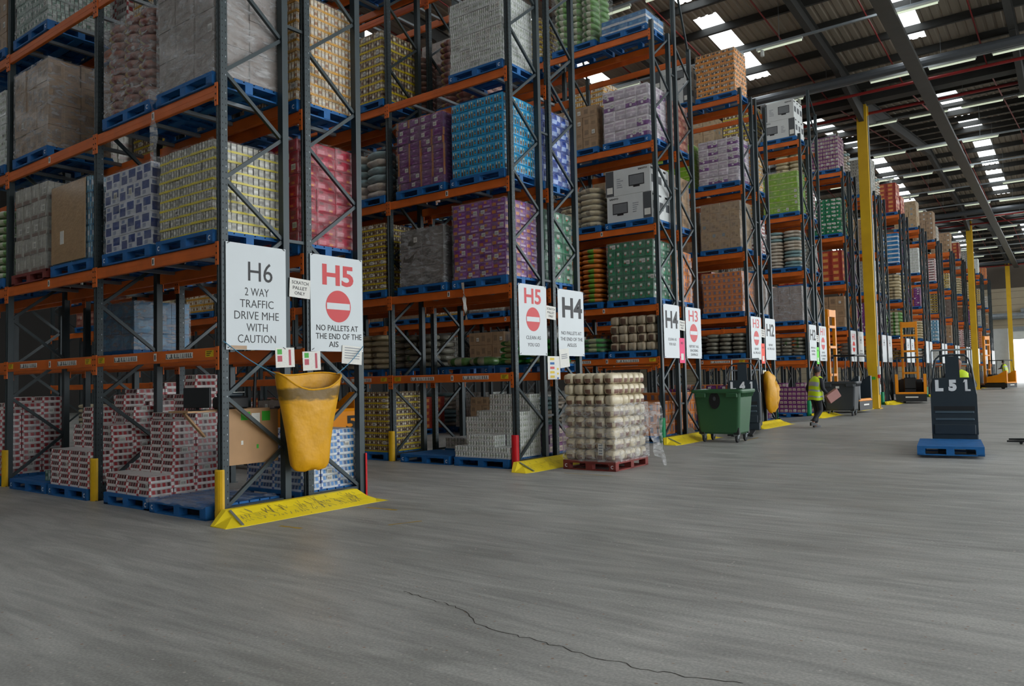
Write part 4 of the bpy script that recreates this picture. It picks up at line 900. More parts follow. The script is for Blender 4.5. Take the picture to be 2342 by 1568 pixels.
place(1, 1, 0, 'R', 0, 'purplecan', 0.5, 3, 3, 3, 0, False)
# orange packs, third rack
fpal(-0.74, 2 * P - 0.1, 'blue floor pallet under orange and lilac packs behind the flour pallet', False)
loose('orangebox', -1.36, 2 * P - 0.08, PH + .001, 0.41, 0.33, 0.27, [[2, 3, 3], [3, 3, 3], [3, 3, 3]], 'orange carton', 'floor stack', 'loose orange cartons', 0.01)
place(2, 1, 0, 'R', 0, 'orangebox', 1.0, 4, 3, 3, 0, False)
place(3, 0, 0, 'R', 0, 'purple', 1.1, 6, 4, 3, 0, False); place(3, 1, 0, 'R', 0, 'purplecan', 1.0, 6, 3, 3, 0, False); place(3, 0, 0, 'L', 0, 'purple', 1.0, 6, 4, 3, 0, False)
for i, x in enumerate((-0.95, -0.3)):
    o = obj('tray', packmesh('purplecan', 0.31, 0.25, 0.15, 1), None, (x, 4 * P + 0.1, PH + 0.924)); tag(o, 'single purple can tray on top of the purple stack, %s one' % ('left' if i == 0 else 'right'), 'tray of cans', 'trays on the purple stack')
# television cartons
tvw = mat('tv_carton', '#c9ccca', 0.5, 0, 0.06, 3); tvd = mat('tv_panel', '#4c4f52', 0.5, 0, 0.08); tvs = mat('tv_picture', '#6d7072', 0.45, 0, 0.1)
def tvbox(x, y, z, w, d, h, label, flip=False):
    t = thing('television_carton', label, 'box', (x, y, z), 0, 'television cartons')
    b = MB(); b.box(-w / 2, w / 2, 0, d, 0, h, tvw, 0.006); obj('carton', b, t)
    s = -1 if flip else 1; b = MB(); a = sorted((-s * w * 0.49, -s * w * 0.31)); b.box(a[0], a[1], -0.003, 0, 0.01, h - 0.01, tvd); q = obj('side_panel', b, t)
    b = MB(); b.box(a[0] + 0.03, a[1] - 0.03, -0.005, -0.003, h * 0.12, h * 0.36, labelw); obj('carton_label', b, q)
    b = MB(); cx = s * w * 0.2; b.box(cx - w * 0.17, cx + w * 0.17, -0.004, 0, h * 0.3, h * 0.72, ink); b.box(cx - w * 0.07, cx + w * 0.07, -0.004, 0, h * 0.24, h * 0.3, ink); pc = obj('television_picture', b, t)
    b = MB(); b.box(cx - w * 0.155, cx + w * 0.155, -0.006, -0.004, h * 0.33, h * 0.69, tvs); obj('picture_screen', b, pc)
    lettering('SANYO', t, (s * w * 0.34, -0.002, h * 0.9), (1, 0, 0), (0, 0, 1), h * 0.07, w * 0.2, ink, 0.03)
    b = MB(); b.box(w / 2, w / 2 + 0.003, d * 0.2, d * 0.8, h * 0.35, h * 0.65, tvd); b.box(w / 2, w / 2 + 0.003, d * 0.1, d * 0.5, h * 0.85, h * 0.92, ink); obj('end_print', b, t)
    for i in range(5):
        b = MB(); b.box(-s * w * 0.16 - 0.1, -s * w * 0.16 - 0.02 + R.uniform(0, .1), -0.003, 0, h * (0.3 + i * 0.08), h * (0.33 + i * 0.08), lgrey); obj('small_print', b, t)
def tvstack(k, rear, slot, lev, n, w, h, where_):
    x = SLOT[slot]; y = k * P + (YR if rear else 0) - 0.07; z = zlev(k, lev) + 0.002
    pallet(x, y, z, 'blue pallet under television cartons, ' + where_, k <= 2)
    for l in range(n):
        for j in range(3):
            tvbox(x + (0.0 if l else 0.03), y + 0.02 + j * 0.34 , z + PH + l * (h + 0.002), w, 0.335, h, 'white television carton, %s layer, %s row, %s' % (('lower', 'upper')[l], ('front', 'middle', 'back')[j], where_), bool(l % 2 == 0))
tvstack(2, 0, 'R', 3, 2, 1.24, 0.65, 'third beam of H4/H3 rack')
tvstack(4, 0, 'R', 5, 2, 1.2, 0.68, 'top beam of H2/H1 rack')
tvstack(3, 0, 'L', 5, 2, 1.2, 0.62, 'top beam of H3/H2 rack')
# film and strips that hang off the beams
def strip_film(label, pts, w, mt=None, name='loose_film'):
    b = MB(); rr = random.Random(len(label)); b.fresh(); L = []
    for i, p in enumerate(pts):
        a = rr.uniform(-1.2, 1.2); ww = w * rr.uniform(0.6, 1.2); L.append((Vector(p) + Vector((math.cos(a), math.sin(a), 0)) * ww, Vector(p) - Vector((math.cos(a), math.sin(a), 0)) * ww))
    for a, c in zip(L, L[1:]): b.face([a[0], a[1], c[1], c[0]], mt or FWH)
    tag(obj(name, b.mesh(name, True)), label, 'plastic film')
strip_film('twisted clear film tail hanging from the third beam near the H6 sign', [(-1.4, -0.1, 5.5 - i * 0.13) if i < 3 else (-1.42 + 0.015 * (i % 3), -0.1, 5.5 - i * 0.13) for i in range(9)], 0.06)
strip_film('torn white strip hanging below the purple and orange carton load', [(-1.12 + 0.012 * i, P - 0.09, 3.42 - i * 0.1) for i in range(8)], 0.035, labelw)
strip_film('thin clear film strand hanging under the orange and green sacks', [(-2.05 + 0.02 * (i % 2), 2 * P - 0.1, 3.75 - i * 0.1) for i in range(8)], 0.03)
b = MB(); n = 14; rr = random.Random(9)
for i in range(n):
    for j in range(10):
        def q(a, c):
            r2 = random.Random(a * 31 + c); return (-1.42 + 1.34 * a / n, -0.22 + 1.05 * c / 10 + r2.uniform(-.02, .02), PH + 0.012 + r2.uniform(0, 0.035) - (0.04 if c == 0 else 0))
        b.face([q(i, j), q(i + 1, j), q(i + 1, j + 1), q(i, j + 1)], FWH)
tag(obj('plastic_sheet', b.mesh('plastic_sheet', True)), 'crumpled clear plastic sheet on the empty pallet nearest the H6 sign', 'plastic film')

# ------------------------------------------------------------------ flour pallet standing in the aisle
fpal(1.27, 6.18, 'dark red pallet under the paper flour packs in front of the H4 sign', True, redp, 1.04, 0.02, 1.22)
fl = load('flour', 1.27, 6.2, PH + .001, 1.0, 1.18, 1.5, 8, 5, 6, 'part wrapped stack of cream flour packs on a dark red pallet', 0, True, 0.014, True)
obj('stretch_wrap', film_mesh(1.02, 1.2, 0.98, 5, FWH, 0.03), fl, (0, 0.59, -0.02), label='torn clear stretch film')
b = MB(); rr = random.Random(2); b.fresh()
gd = [[(0.54 + 0.03 * j + 0.22 * (i / 6) * (0.3 + 0.7 * (1 - j / 7)) + rr.uniform(-.03, .03), 0.95 + 0.3 * i / 6 + rr.uniform(-.03, .03), 0.95 - 0.12 * j - 0.05 * i * (j / 7) + rr.uniform(-.02, .02)) for i in range(7)] for j in range(8)]
for j in range(7):
    for i in range(6): b.face([gd[j][i], gd[j][i + 1], gd[j + 1][i + 1], gd[j + 1][i]], FWH)
obj('film_flap', b.mesh('film_flap', True), fl, label='loose flap of stretch film')
b = MB(); b.box(0, 0.1, -0.004, 0, 0, 0.2, labelw)
for i in range(4): b.box(0.015, 0.085, -0.006, -0.004, 0.02 + i * 0.045, 0.045 + i * 0.045, lgrey)
obj('shipping_label', b, fl, (0.2, -0.035, 0.1))

# ------------------------------------------------------------------ desk corner and sacks on the first rack end
ply = mat('plywood', '#b08a62', 0.6, 0, 0.16, 3)
t = thing('packing_desk', 'plywood desk board with side shelf fixed inside the H6 rack end', 'desk', (-0.09, 0, 0))
b = MB(); b.box(-0.02, 0, 0.06, 0.84, 0.62, 1.28, ply); bb = obj('back_board', b, t)
b = MB(); b.box(-0.42, 0.0, -0.4, 0.72, 1.28, 1.3, ply); obj('shelf', b, t)
b = MB(); b.bar((-0.2, -0.33, 1.27), (-0.2, -0.07, 0.98), 0.06, 0.02, ply); obj('shelf_bracket', b, t)
for (y, z, w, h, m) in ((0.3, 1.16, 0.13, 0.1, glab), (0.45, 1.12, 0.12, 0.12, labelw), (0.6, 1.14, 0.12, 0.12, glab), (0.3, 0.86, 0.03, 0.05, labelw), (0.52, 0.8, 0.03, 0.05, glab)):
    b = MB(); b.box(0, 0.002, y, y + w, z, z + h, m); obj('sticker', b, bb)
t = thing('monitor', 'black monitor on the plywood desk seen left of the rack upright', 'monitor', (-0.16, -0.24, 1.302), 0.5)
b = MB(); b.box(-0.17, 0.17, -0.015, 0.02, 0.03, 0.27, truck_black, 0.006); obj('screen_housing', b, t); b = MB(); b.box(-0.08, 0.08, -0.06, 0.06, 0, 0.012, truck_black); b.box(-0.02, 0.02, 0, 0.02, 0.012, 0.06, truck_black); obj('stand', b, t)
t = thing('label_printer', 'black label printer with white paper on the plywood desk', 'printer', (-0.28, 0.26, 1.302))
b = MB(); b.box(-0.12, 0.13, -0.16, 0.2, 0, 0.15, truck_black, 0.02); obj('housing', b, t); b = MB(); b.box(-0.1, 0.1, -0.12, 0.14, 0.15, 0.2, truck_grey, 0.015); obj('lid', b, t)
b = MB(); b.box(-0.02, 0.11, -0.02, 0.15, 0.2, 0.206, labelw); obj('paper', b, t)
def sack_mat(name, stain):
    m = mat(name, '#d89c0a', 0.45, 0, 0.14, 3, 0.5, 9)
    if stain:                                                  # a smeared band of dirt below the mouth
        nt = m.node_tree; N = nt.nodes.new; L = nt.links.new; b = nt.nodes['Principled BSDF']; src = b.inputs['Base Color'].links[0].from_socket
        tc = N('ShaderNodeTexCoord'); mp = N('ShaderNodeMapping'); mp.inputs['Scale'].default_value = (3, 3, 9); n = N('ShaderNodeTexNoise'); n.inputs['Scale'].default_value = 1.6; n.inputs['Detail'].default_value = 6
        L(tc.outputs['Object'], mp.inputs[0]); L(mp.outputs[0], n.inputs['Vector']); sp = N('ShaderNodeSeparateXYZ'); L(tc.outputs['Object'], sp.inputs[0])
        up = N('ShaderNodeMapRange'); up.inputs[1].default_value = 1.28; up.inputs[2].default_value = 1.46; L(sp.outputs[2], up.inputs[0])
        dn = N('ShaderNodeMapRange'); dn.inputs[1].default_value = 1.62; dn.inputs[2].default_value = 1.5; L(sp.outputs[2], dn.inputs[0])
        mu = N('ShaderNodeMath'); mu.operation = 'MULTIPLY'; L(up.outputs[0], mu.inputs[0]); L(dn.outputs[0], mu.inputs[1])
        ad = N('ShaderNodeMath'); ad.operation = 'ADD'; L(n.outputs['Fac'], ad.inputs[0]); L(mu.outputs[0], ad.inputs[1])
        th = N('ShaderNodeMapRange'); th.inputs[1].default_value = 0.98; th.inputs[2].default_value = 1.3; th.inputs[4].default_value = 0.85; L(ad.outputs[0], th.inputs[0])
        mx = N('ShaderNodeMix'); mx.data_type = 'RGBA'; L(th.outputs[0], mx.inputs[0]); L(src, mx.inputs[6]); mx.inputs[7].default_value = lin('#4a3c14'); L(mx.outputs[2], b.inputs['Base Color'])
    return m
sackm = sack_mat('sack_yellow', False); sackd = sack_mat('sack_yellow_dirty', True)
def waste_sack():
    t = thing('waste_sack', 'large yellow waste sack tied open across the first rack end', 'sack', (0.3, 1.03, 0))
    b = MB(); n = 36; rings = []; prof = [(1.72, .49, .17), (1.66, .48, .17), (1.58, .465, .17), (1.48, .445, .17), (1.3, .41, .16), (1.05, .365, .15), (0.8, .32, .14), (0.64, .29, .13), (0.57, .27, .12), (0.52, .23, .09), (0.5, .12, .05)]
    for k, (z, ry, rx) in enumerate(prof):
        rg = []
        for i in range(n):
            a = 2 * PI * i / n; fold = 1 + 0.1 * math.sin(4 * a + z * 6) * min(1, (1.75 - z) * 1.2) + 0.05 * math.sin(9 * a - z * 8)
            cc, ss = math.cos(a), math.sin(a); sag = 0.21 * max(0, cc) ** .7 * (1 - abs(ss) ** 3) * max(0, min(1, (z - 1.1) / .5))
            rg.append((rx * math.copysign(abs(cc) ** .8, cc) * fold, ry * ss + 0.03 * math.sin(z * 5) * cc, z - sag + 0.015 * math.sin(3 * a + z * 4)))
        rings.append(rg)
    for k, (a, c) in enumerate(zip(rings, rings[1:])):
        for i in range(n):
            front = math.cos(2 * PI * (i + .5) / n) > -0.2
            b.face([a[i], c[i], c[(i + 1) % n], a[(i + 1) % n]], sackd)
    b.face(rings[-1][::-1], sackd); obj('bag', b.mesh('bag', True), t)
    b = MB(); b.tube([rings[0][i % n] for i in range(n + 1)], 0.012, sackm, 6); obj('hem', b, t)
waste_sack()
cordm = mat('blue_cord', '#3f7d9a', 0.6, 0, 0.1)
for p, q, lb in (((0.07, -0.04, 2.12), (0.28, 0.56, 1.71), 'blue grey cord from the first upright to the yellow sack'), ((0.07, 2.16, 2.1), (0.28, 1.5, 1.71), 'blue cord from the right upright to the yellow sack')):
    b = MB(); P0, P1 = Vector(p), Vector(q); b.tube([P0.lerp(P1, i / 8) - Vector((0, 0, 0.03 * math.sin(PI * i / 8))) for i in range(9)], 0.006, cordm, 5); tag(obj('cord', b), lb, 'cord')
def waste_sack2():
    t = thing('waste_sack', 'slumped yellow waste sack hanging on the H3/H2 rack end', 'sack', (0.2, 3 * P + 1.25, 0))
    b = MB(); rr = random.Random(4); out = [(-.54, 1.68), (-.3, 1.66), (-.12, 1.5), (.1, 1.42), (.42, 1.24), (.62, 1.12), (.46, 1.02), (.36, .93), (.5, .82), (.44, .66), (.3, .5), (.12, .38), (-.04, .42), (-.2, .36), (-.34, .5), (-.44, .8), (-.48, 1.15), (-.52, 1.45)]
    cy, cz = -.05, 1.0; rings = []
    for x, f_ in ((-.1, .6), (-.03, .9), (.05, 1.0), (.11, .86), (.17, .5), (.19, .15)):
        rings.append([(x + rr.uniform(-.03, .03), cy + (y - cy) * f_ + rr.uniform(-.02, .02), cz + (z - cz) * (f_ * .4 + .6 if z > 1 else f_ * .6 + .4) + rr.uniform(-.02, .02)) for y, z in out])
    b.loft([r for r in rings], sackm); obj('bag', b.mesh('bag', True), t)
    b = MB(); b.tube([(0, -.54, 1.68), (-.12, -.7, 1.95)], 0.006, cordm, 5); b.fresh(); obj('tie', b, t)
waste_sack2()

# ------------------------------------------------------------------ wheeled bins
def wheelie(x, y, rz, body, label, emblem):
    t = thing('wheeled_bin', label, 'bin', (x, y, 0), rz, 'wheeled waste bins')
    def rect(w, d, r, z, n=4):
        out = []
        for cx, cy, a0 in ((w / 2 - r, d / 2 - r, 0), (-w / 2 + r, d / 2 - r, 90), (-w / 2 + r, -d / 2 + r, 180), (w / 2 - r, -d / 2 + r, 270)):
            for i in range(n + 1): a = math.radians(a0 + 90 * i / n); out.append((cx + r * math.cos(a), cy + r * math.sin(a), z))
        return out
    b = MB(); outer = [rect(0.9, 0.66, 0.05, 0.2), rect(0.98, 0.72, 0.07, 0.24), rect(1.08, 0.82, 0.07, 0.8), rect(1.14, 0.88, 0.07, 1.18)]; inner = [rect(1.1, 0.84, 0.06, 1.2), rect(0.95, 0.68, 0.06, 0.3)]
    b.loft(outer + inner, body, True, True); obj('body', b, t)
    b = MB(); b.loft([rect(1.14, 0.88, 0.07, 1.16), rect(1.24, 0.98, 0.08, 1.16), rect(1.26, 1.0, 0.08, 1.2), rect(1.24, 0.98, 0.08, 1.24), rect(1.12, 0.86, 0.06, 1.24), rect(1.1, 0.84, 0.06, 1.17)], body, False, False); obj('rim', b, t)
    for i in range(9): b = MB(); yy = -0.36 + i * 0.09; b.hexa([(0.56, yy, 1.06), (0.575, yy, 1.06), (0.575, yy + .02, 1.06), (0.56, yy + .02, 1.06), (0.56, yy, 1.17), (0.615, yy, 1.17), (0.615, yy + .02, 1.17), (0.56, yy + .02, 1.17)], body); obj('rim_rib', b, t)
    for sx in (-1, 1):
        for sy in (-1, 1):
            b = MB(); b.box(sx * 0.4 - 0.06, sx * 0.4 + 0.06, sy * 0.27 - 0.06, sy * 0.27 + 0.06, 0.17, 0.2, galv); b.hexa([(sx * .4 - .03, sy * .27 - .02, .09), (sx * .4 + .03, sy * .27 - .02, .09), (sx * .4 + .03, sy * .27 + .05, .09), (sx * .4 - .03, sy * .27 + .05, .09), (sx * .4 - .045, sy * .27 - .05, .17), (sx * .4 + .045, sy * .27 - .05, .17), (sx * .4 + .045, sy * .27 + .05, .17), (sx * .4 - .045, sy * .27 + .05, .17)], galv); cst = obj('castor', b, t)
            b = MB(); b.lathe([(0.03, -0.024), (0.09, -0.024), (0.1, -0.014), (0.1, 0.014), (0.09, 0.024), (0.03, 0.024)], rubber, (0, 0, 0), 18, 'x'); obj('wheel', b, cst, (sx * 0.4, sy * 0.27 + 0.03, 0.1))
            b = MB(); b.box(sx * 0.42 - 0.07, sx * 0.42 + 0.07, sy * 0.31 - 0.05, sy * 0.31 + 0.05, 0.19, 0.36, truck_black, 0.01); obj('corner_bracket', b, t)
    if emblem:
        b = MB(); b.loft([[(-0.05 + 0.13 * math.cos(2 * PI * i / 24), yy - 0.033 * (1 - abs(0)) - 0.0, 0.99 + 0.2 * math.sin(2 * PI * i / 24)) for i in range(24)][::-1] for yy in (-0.39, -0.41)], truck_black); o = obj('emblem', b, t)
        b = MB(); b.loft([[(-0.05 + 0.035 * math.cos(2 * PI * i / 12), yy, 1.03 + 0.05 * math.sin(2 * PI * i / 12)) for i in range(12)][::-1] for yy in (-0.44, -0.446)], pipegrey); obj('emblem_disc', b, o)
    else:
        b = MB(); b.box(-0.1, 0.02, -0.446, -0.44, 1.0, 1.08, labelw); obj('label', b, t)
    for sx in (-1, 1): b = MB(); b.box(sx * 0.38 - 0.13, sx * 0.38 + 0.13, -0.5, -0.43, 1.06, 1.16, body, 0.01); obj('lift_pocket', b, t)
bing = mat('bin_green', '#2c5a38', 0.42, 0, 0.08, 2); bink = mat('bin_black', '#33383c', 0.45, 0, 0.1, 2)
wheelie(1.12, 12.6, 0.02, bing, 'dark green four wheeled waste bin in front of the H3 rack', True)
wheelie(0.72, 24.75, 0.05, bink, 'dark grey four wheeled waste bin beside the walking person', False)
t = thing('waste_bucket', 'blue bucket with a dark red liner by the yellow column', 'bucket', (0.34, 29.85, 0))
b = MB(); b.lathe([(0.17, 0), (0.19, 0.02), (0.22, 0.42), (0.225, 0.44), (0.2, 0.44), (0.17, 0.05)], mat('bucket_blue', '#1668b8', 0.4, 0, .05), n=20); obj('bucket_body', b, t)
b = MB(); b.lathe([(0.215, 0.43), (0.23, 0.46), (0.235, 0.56), (0.2, 0.58), (0.19, 0.5)], mat('liner_red', '#8a1a2c', 0.5, 0, .1), n=20); obj('liner', b, t)

# ------------------------------------------------------------------ columns and roof services
colm = mat('column_yellow', '#c9a010', 0.5, 0, 0.14, 1.5)
for n, y in enumerate((30.64, 64.6, 95.5)):
    b = MB(); x = 0.56
    b.box(x - 0.2, x + 0.2, y - 0.22, y - 0.17, 0.02, 13.1, colm); b.box(x - 0.2, x + 0.2, y + 0.17, y + 0.22, 0.02, 13.1, colm); b.box(x - 0.17, x + 0.17, y - 0.17, y + 0.17, 0.02, 13.1, colm)
    b.box(x - 0.26, x + 0.26, y - 0.28, y + 0.28, 0, 0.03, colm)
    cl = struct('column_%d' % (n + 1), b)
    b = MB(); b.box(x - 0.16, x + 0.16, y - 0.2, y + 0.2, 13.1, 14, darkroof); struct('column_head', b)
    if n == 0:
        b = MB(); b.tube([(x + 0.235, y - 0.1, 0.6), (x + 0.235, y - 0.1, 12.6)], 0.03, galv, 8); obj('conduit', b, cl)
t = thing('call_point', 'small red and white call point with a green tag on the yellow column', 'alarm', (0.8, 30.5, 1.3))
b = MB(); b.box(-0.03, 0.05, -0.06, 0.06, 0, 0.14, redg); obj('housing', b, t); b = MB(); b.box(-0.035, 0.06, -0.07, 0.07, 0.16, 0.5, labelw); obj('switch_box', b, t); b = MB(); b.box(-0.25, -0.1, -0.16, -0.14, -0.06, 0.06, glab); obj('tag', b, t)
fit = mat('fitting_white', '#b9bcb6', 0.4, 0.1, 0.05)
def fitm():
    b = MB(); b.box(-0.78, 0.78, -0.05, 0.05, -0.1, -0.03, fit); return b.mesh('fitting')
def tubm():
    b = MB(); b.tube([(-0.75, 0, -0.13), (0.75, 0, -0.13)], 0.035, tube, 8); return b.mesh('fluorescent_tube')
fm, tm = fitm(), tubm()
for k in range(1, 15):
    y = (k + .684) * P; t = thing('light_run', 'suspended run of fluorescent lights above the %s aisle, counted from the nearest' % ORD[k], 'light', (0, y, 13.0), 0, 'fluorescent light runs')
    b = MB(); b.box(-26, 16, -0.045, 0.045, -0.03, 0.04, galv); obj('trunking', b, t)
    for i in range(-4, 6):
        x = i * 2.05 + 0.35 * (k % 3)
        if (i + k) % 5 == 4: continue
        f_ = obj('fitting', fm, t, (x, 0, 0)); obj('fluorescent_tube', tm, f_)
    b = MB()
    for i in range(-6, 5): b.box(i * 4.1 - 0.006, i * 4.1 + 0.006, -0.006, 0.006, 0.04, zroof(y) - 13.0, galv)
    obj('hangers', b, t)
    if k <= 9:
        b = MB(); b.box(-0.09, 0.09, -0.06, 0.06, 0, 0.1, fit); b.lathe([(0.05, -0.22), (0.07, -0.2), (0.06, 0.0)], fit, (0.1, 0, 0), 10); o = obj('emergency_lamp', b, None, (-0.7 if k < 4 else -1.2, y, 12.87)); tag(o, 'small white emergency lamp under the light run of the %s aisle' % ORD[k], 'lamp', 'emergency lamps')
def run(name, label, cat, path, r, m): b = MB(); b.tube(path, r, m, 10); return tag(obj(name, b), label, cat)
for n, v in enumerate((30.6, 64.0, 97.3)):
    w = ('nearest', 'second', 'farthest')[n]
    run('sprinkler_main', 'red sprinkler main just before the %s roof valley' % w, 'pipe', [(-22, v - 2.5, 12.8), (16, v - 2.5, 12.8)], 0.06, pipered)
    if n < 2: run('sprinkler_main', 'red sprinkler main just past the %s roof valley' % w, 'pipe', [(-22, v + 0.3, 12.8), (16, v + 0.3, 12.8)], 0.06, pipered)
    run('rainwater_pipe', 'thick dark grey pipe along the %s roof valley' % w, 'pipe', [(-22, v - 3.9, 13.0), (16, v - 3.9, 13.0)], 0.17, pipegrey)
for n, r in enumerate(RIDGES[1:]):
    for i, x in enumerate((-12.7, -9.7, -6.7, -3.7, -0.7, 2.3, 5.3, 8.3)):
        run('sprinkler_branch', 'thin red sprinkler pipe, %s roof span, %s from the left' % (ORD[n], ORD[i]), 'pipe', [(x, r - 16.2, zroof(r - 16.2) - 0.34), (x, r, zroof(r) - 0.34), (x, r + 16.2, zroof(r + 16.2) - 0.34)], 0.028, pipered)
t = thing('cable_tray', 'wide pale cable tray hung lengthwise under the roof', 'cable tray', (0, 0, 0))
trm = mat('tray_metal', '#4c4d4b', 0.45, 0.4, 0.15, 2)
b = MB(); b.bar((3.88, 8, 12.7), (1.3, 97, 12.7), 0.46, 0.03, trm); obj('tray_bed', b, t)
for s in (-0.23, 0.23): b = MB(); b.bar((3.88 + s, 8, 12.76), (1.3 + s, 97, 12.76), 0.02, 0.14, trm); obj('tray_side', b, t)

# ------------------------------------------------------------------ trucks
def wheel(b, x, y, r, w, m=None): b.lathe([(r * .5, -w / 2), (r * .92, -w / 2), (r, -w * .3), (r, w * .3), (r * .92, w / 2), (r * .5, w / 2)], m or rubber, (x, y, r), 20, 'x')
def order_picker(name, label, x, y, rz, num):
    """low level order picker seen from its forks: dark front panel with a number, hoop guard, platform behind"""
    t = thing(name, label, 'truck', (x, y, 0), rz, 'order picker trucks'); t.scale = (0.9, 1, 1)
    b = MB()
    for s in (-1, 1):                                          # lower panel in three stepped plates
        pass
    b.box(-0.45, 0.45, 0, 0.5, 0.1, 0.34, truck_grey, 0.02); obj('chassis', b, t)
    b = MB()
    sh = [(-0.45, 0.3), (0.45, 0.3), (0.45, 1.08), (0.4, 1.3), (0.37, 1.43), (0.14, 1.43), (0.13, 1.86), (-0.13, 1.86), (-0.14, 1.43), (-0.37, 1.43), (-0.4, 1.3), (-0.45, 1.08)]
    b.loft([[(px, yy, z) for px, z in sh] for yy in (0.0, 0.07)][::-1], truck_grey); pn = obj('front_panel', b, t)
    b = MB(); b.box(-0.4, 0.4, -0.03, 0.0, 0.3, 0.5, truck_grey, 0.01); obj('lower_plate', b, pn)
    for z in (0.58, 0.72): b = MB(); b.box(-0.38, 0.38, -0.018, 0.0, z, z + 0.045, mat('truck_bar', '#4a5a64', 0.35, 0.1, 0.05), 0.008); obj('panel_bar', b, pn)
    b = MB(); b.box(-0.4, 0.4, -0.006, 0, 0.78, 0.86, truck_black); obj('panel_recess', b, pn)
    for i, ch in enumerate(num):
        cx = -0.27 + 0.26 * i
        if ch == '1':
            b = MB()
            for q in (((-.02, 0), (.03, 0), (.03, .23), (-.02, .23)), ((-.055, .17), (-.02, .185), (-.02, .23), (-.03, .23)), ((-.02, 0), (.085, 0), (.085, .035), (-.02, .035))): b.face([(cx + u, -0.004, 1.16 + v) for u, v in q], whitepaint)
            obj('lettering', b, t)
        else: lettering(ch, t, (cx, -0.004, 1.275), (1, 0, 0), (0, 0, 1), 0.23, 0.16, whitepaint, 0.07)
    for s in (-1, 1):
        b = MB(); b.tube([(s * 0.43, 0.03, 1.05), (s * 0.41, 0.03, 1.3), (s * 0.37, 0.03, 1.62), (s * 0.32, 0.03, 1.8), (s * 0.25, 0.03, 1.87), (0, 0.03, 1.89)], 0.022, truck_grey, 8); obj('hoop', b, t)
    b = MB(); b.box(-0.43, 0.43, 0.5, 1.5, 0.12, 0.24, truck_black, 0.01); obj('platform', b, t)
    b = MB(); b.box(-0.44, 0.44, 1.5, 2.0, 0.1, 1.1, truck_grey, 0.04); obj('power_unit', b, t)
    for s in (-1, 1): b = MB(); b.tube([(s * 0.42, 1.55, 1.05), (s * 0.42, 1.55, 2.0), (s * 0.42, 1.5, 2.02), (0, 1.5, 2.02)], 0.02, galv, 8); obj('rear_guard', b, t)
    b = MB(); b.tube([(-0.42, 1.55, 1.7), (-0.2, 1.5, 1.7)], 0.02, galv, 8); obj('grab_rail', b, t); b = MB(); b.tube([(0.2, 1.5, 1.7), (0.42, 1.55, 1.7)], 0.02, galv, 8); obj('grab_rail', b, t)
    for s in (-1, 1): b = MB(); b.box(s * 0.25 - 0.08, s * 0.25 + 0.08, -1.7, 0.02, 0.075, 0.115, truck_black); obj('fork', b, t)
    for s in (-1, 1): b = MB(); wheel(b, s * 0.36, 1.75, 0.1, 0.08); obj('wheel', b, t); b = MB(); wheel(b, s * 0.25, -0.9, 0.035, 0.1); obj('fork_roller', b, t)
    return t
OPX, OPY, OPR = 5.98, 12.45, 0.14
order_picker('order_picker', 'dark grey order picker truck numbered L51 carrying a blue pallet', OPX, OPY, OPR, 'L51')
order_picker('order_picker', 'dark order picker truck numbered L41 behind the green bin', 0.7, 15.0, 0.3, 'L41')
def rot(x, y, a): return (x * math.cos(a) - y * math.sin(a), x * math.sin(a) + y * math.cos(a))
dx, dy = rot(-0.1, -1.86, OPR)
fpal(OPX + dx, OPY + dy, 'blue pallet on the forks of the L51 truck in the main aisle', True, None, 1.06, OPR, 1.78)
bpy.context.view_layer.update()
for o in COL.objects:
    if o.get('label', '').startswith('blue pallet on the forks'): o.location.z = 0.05
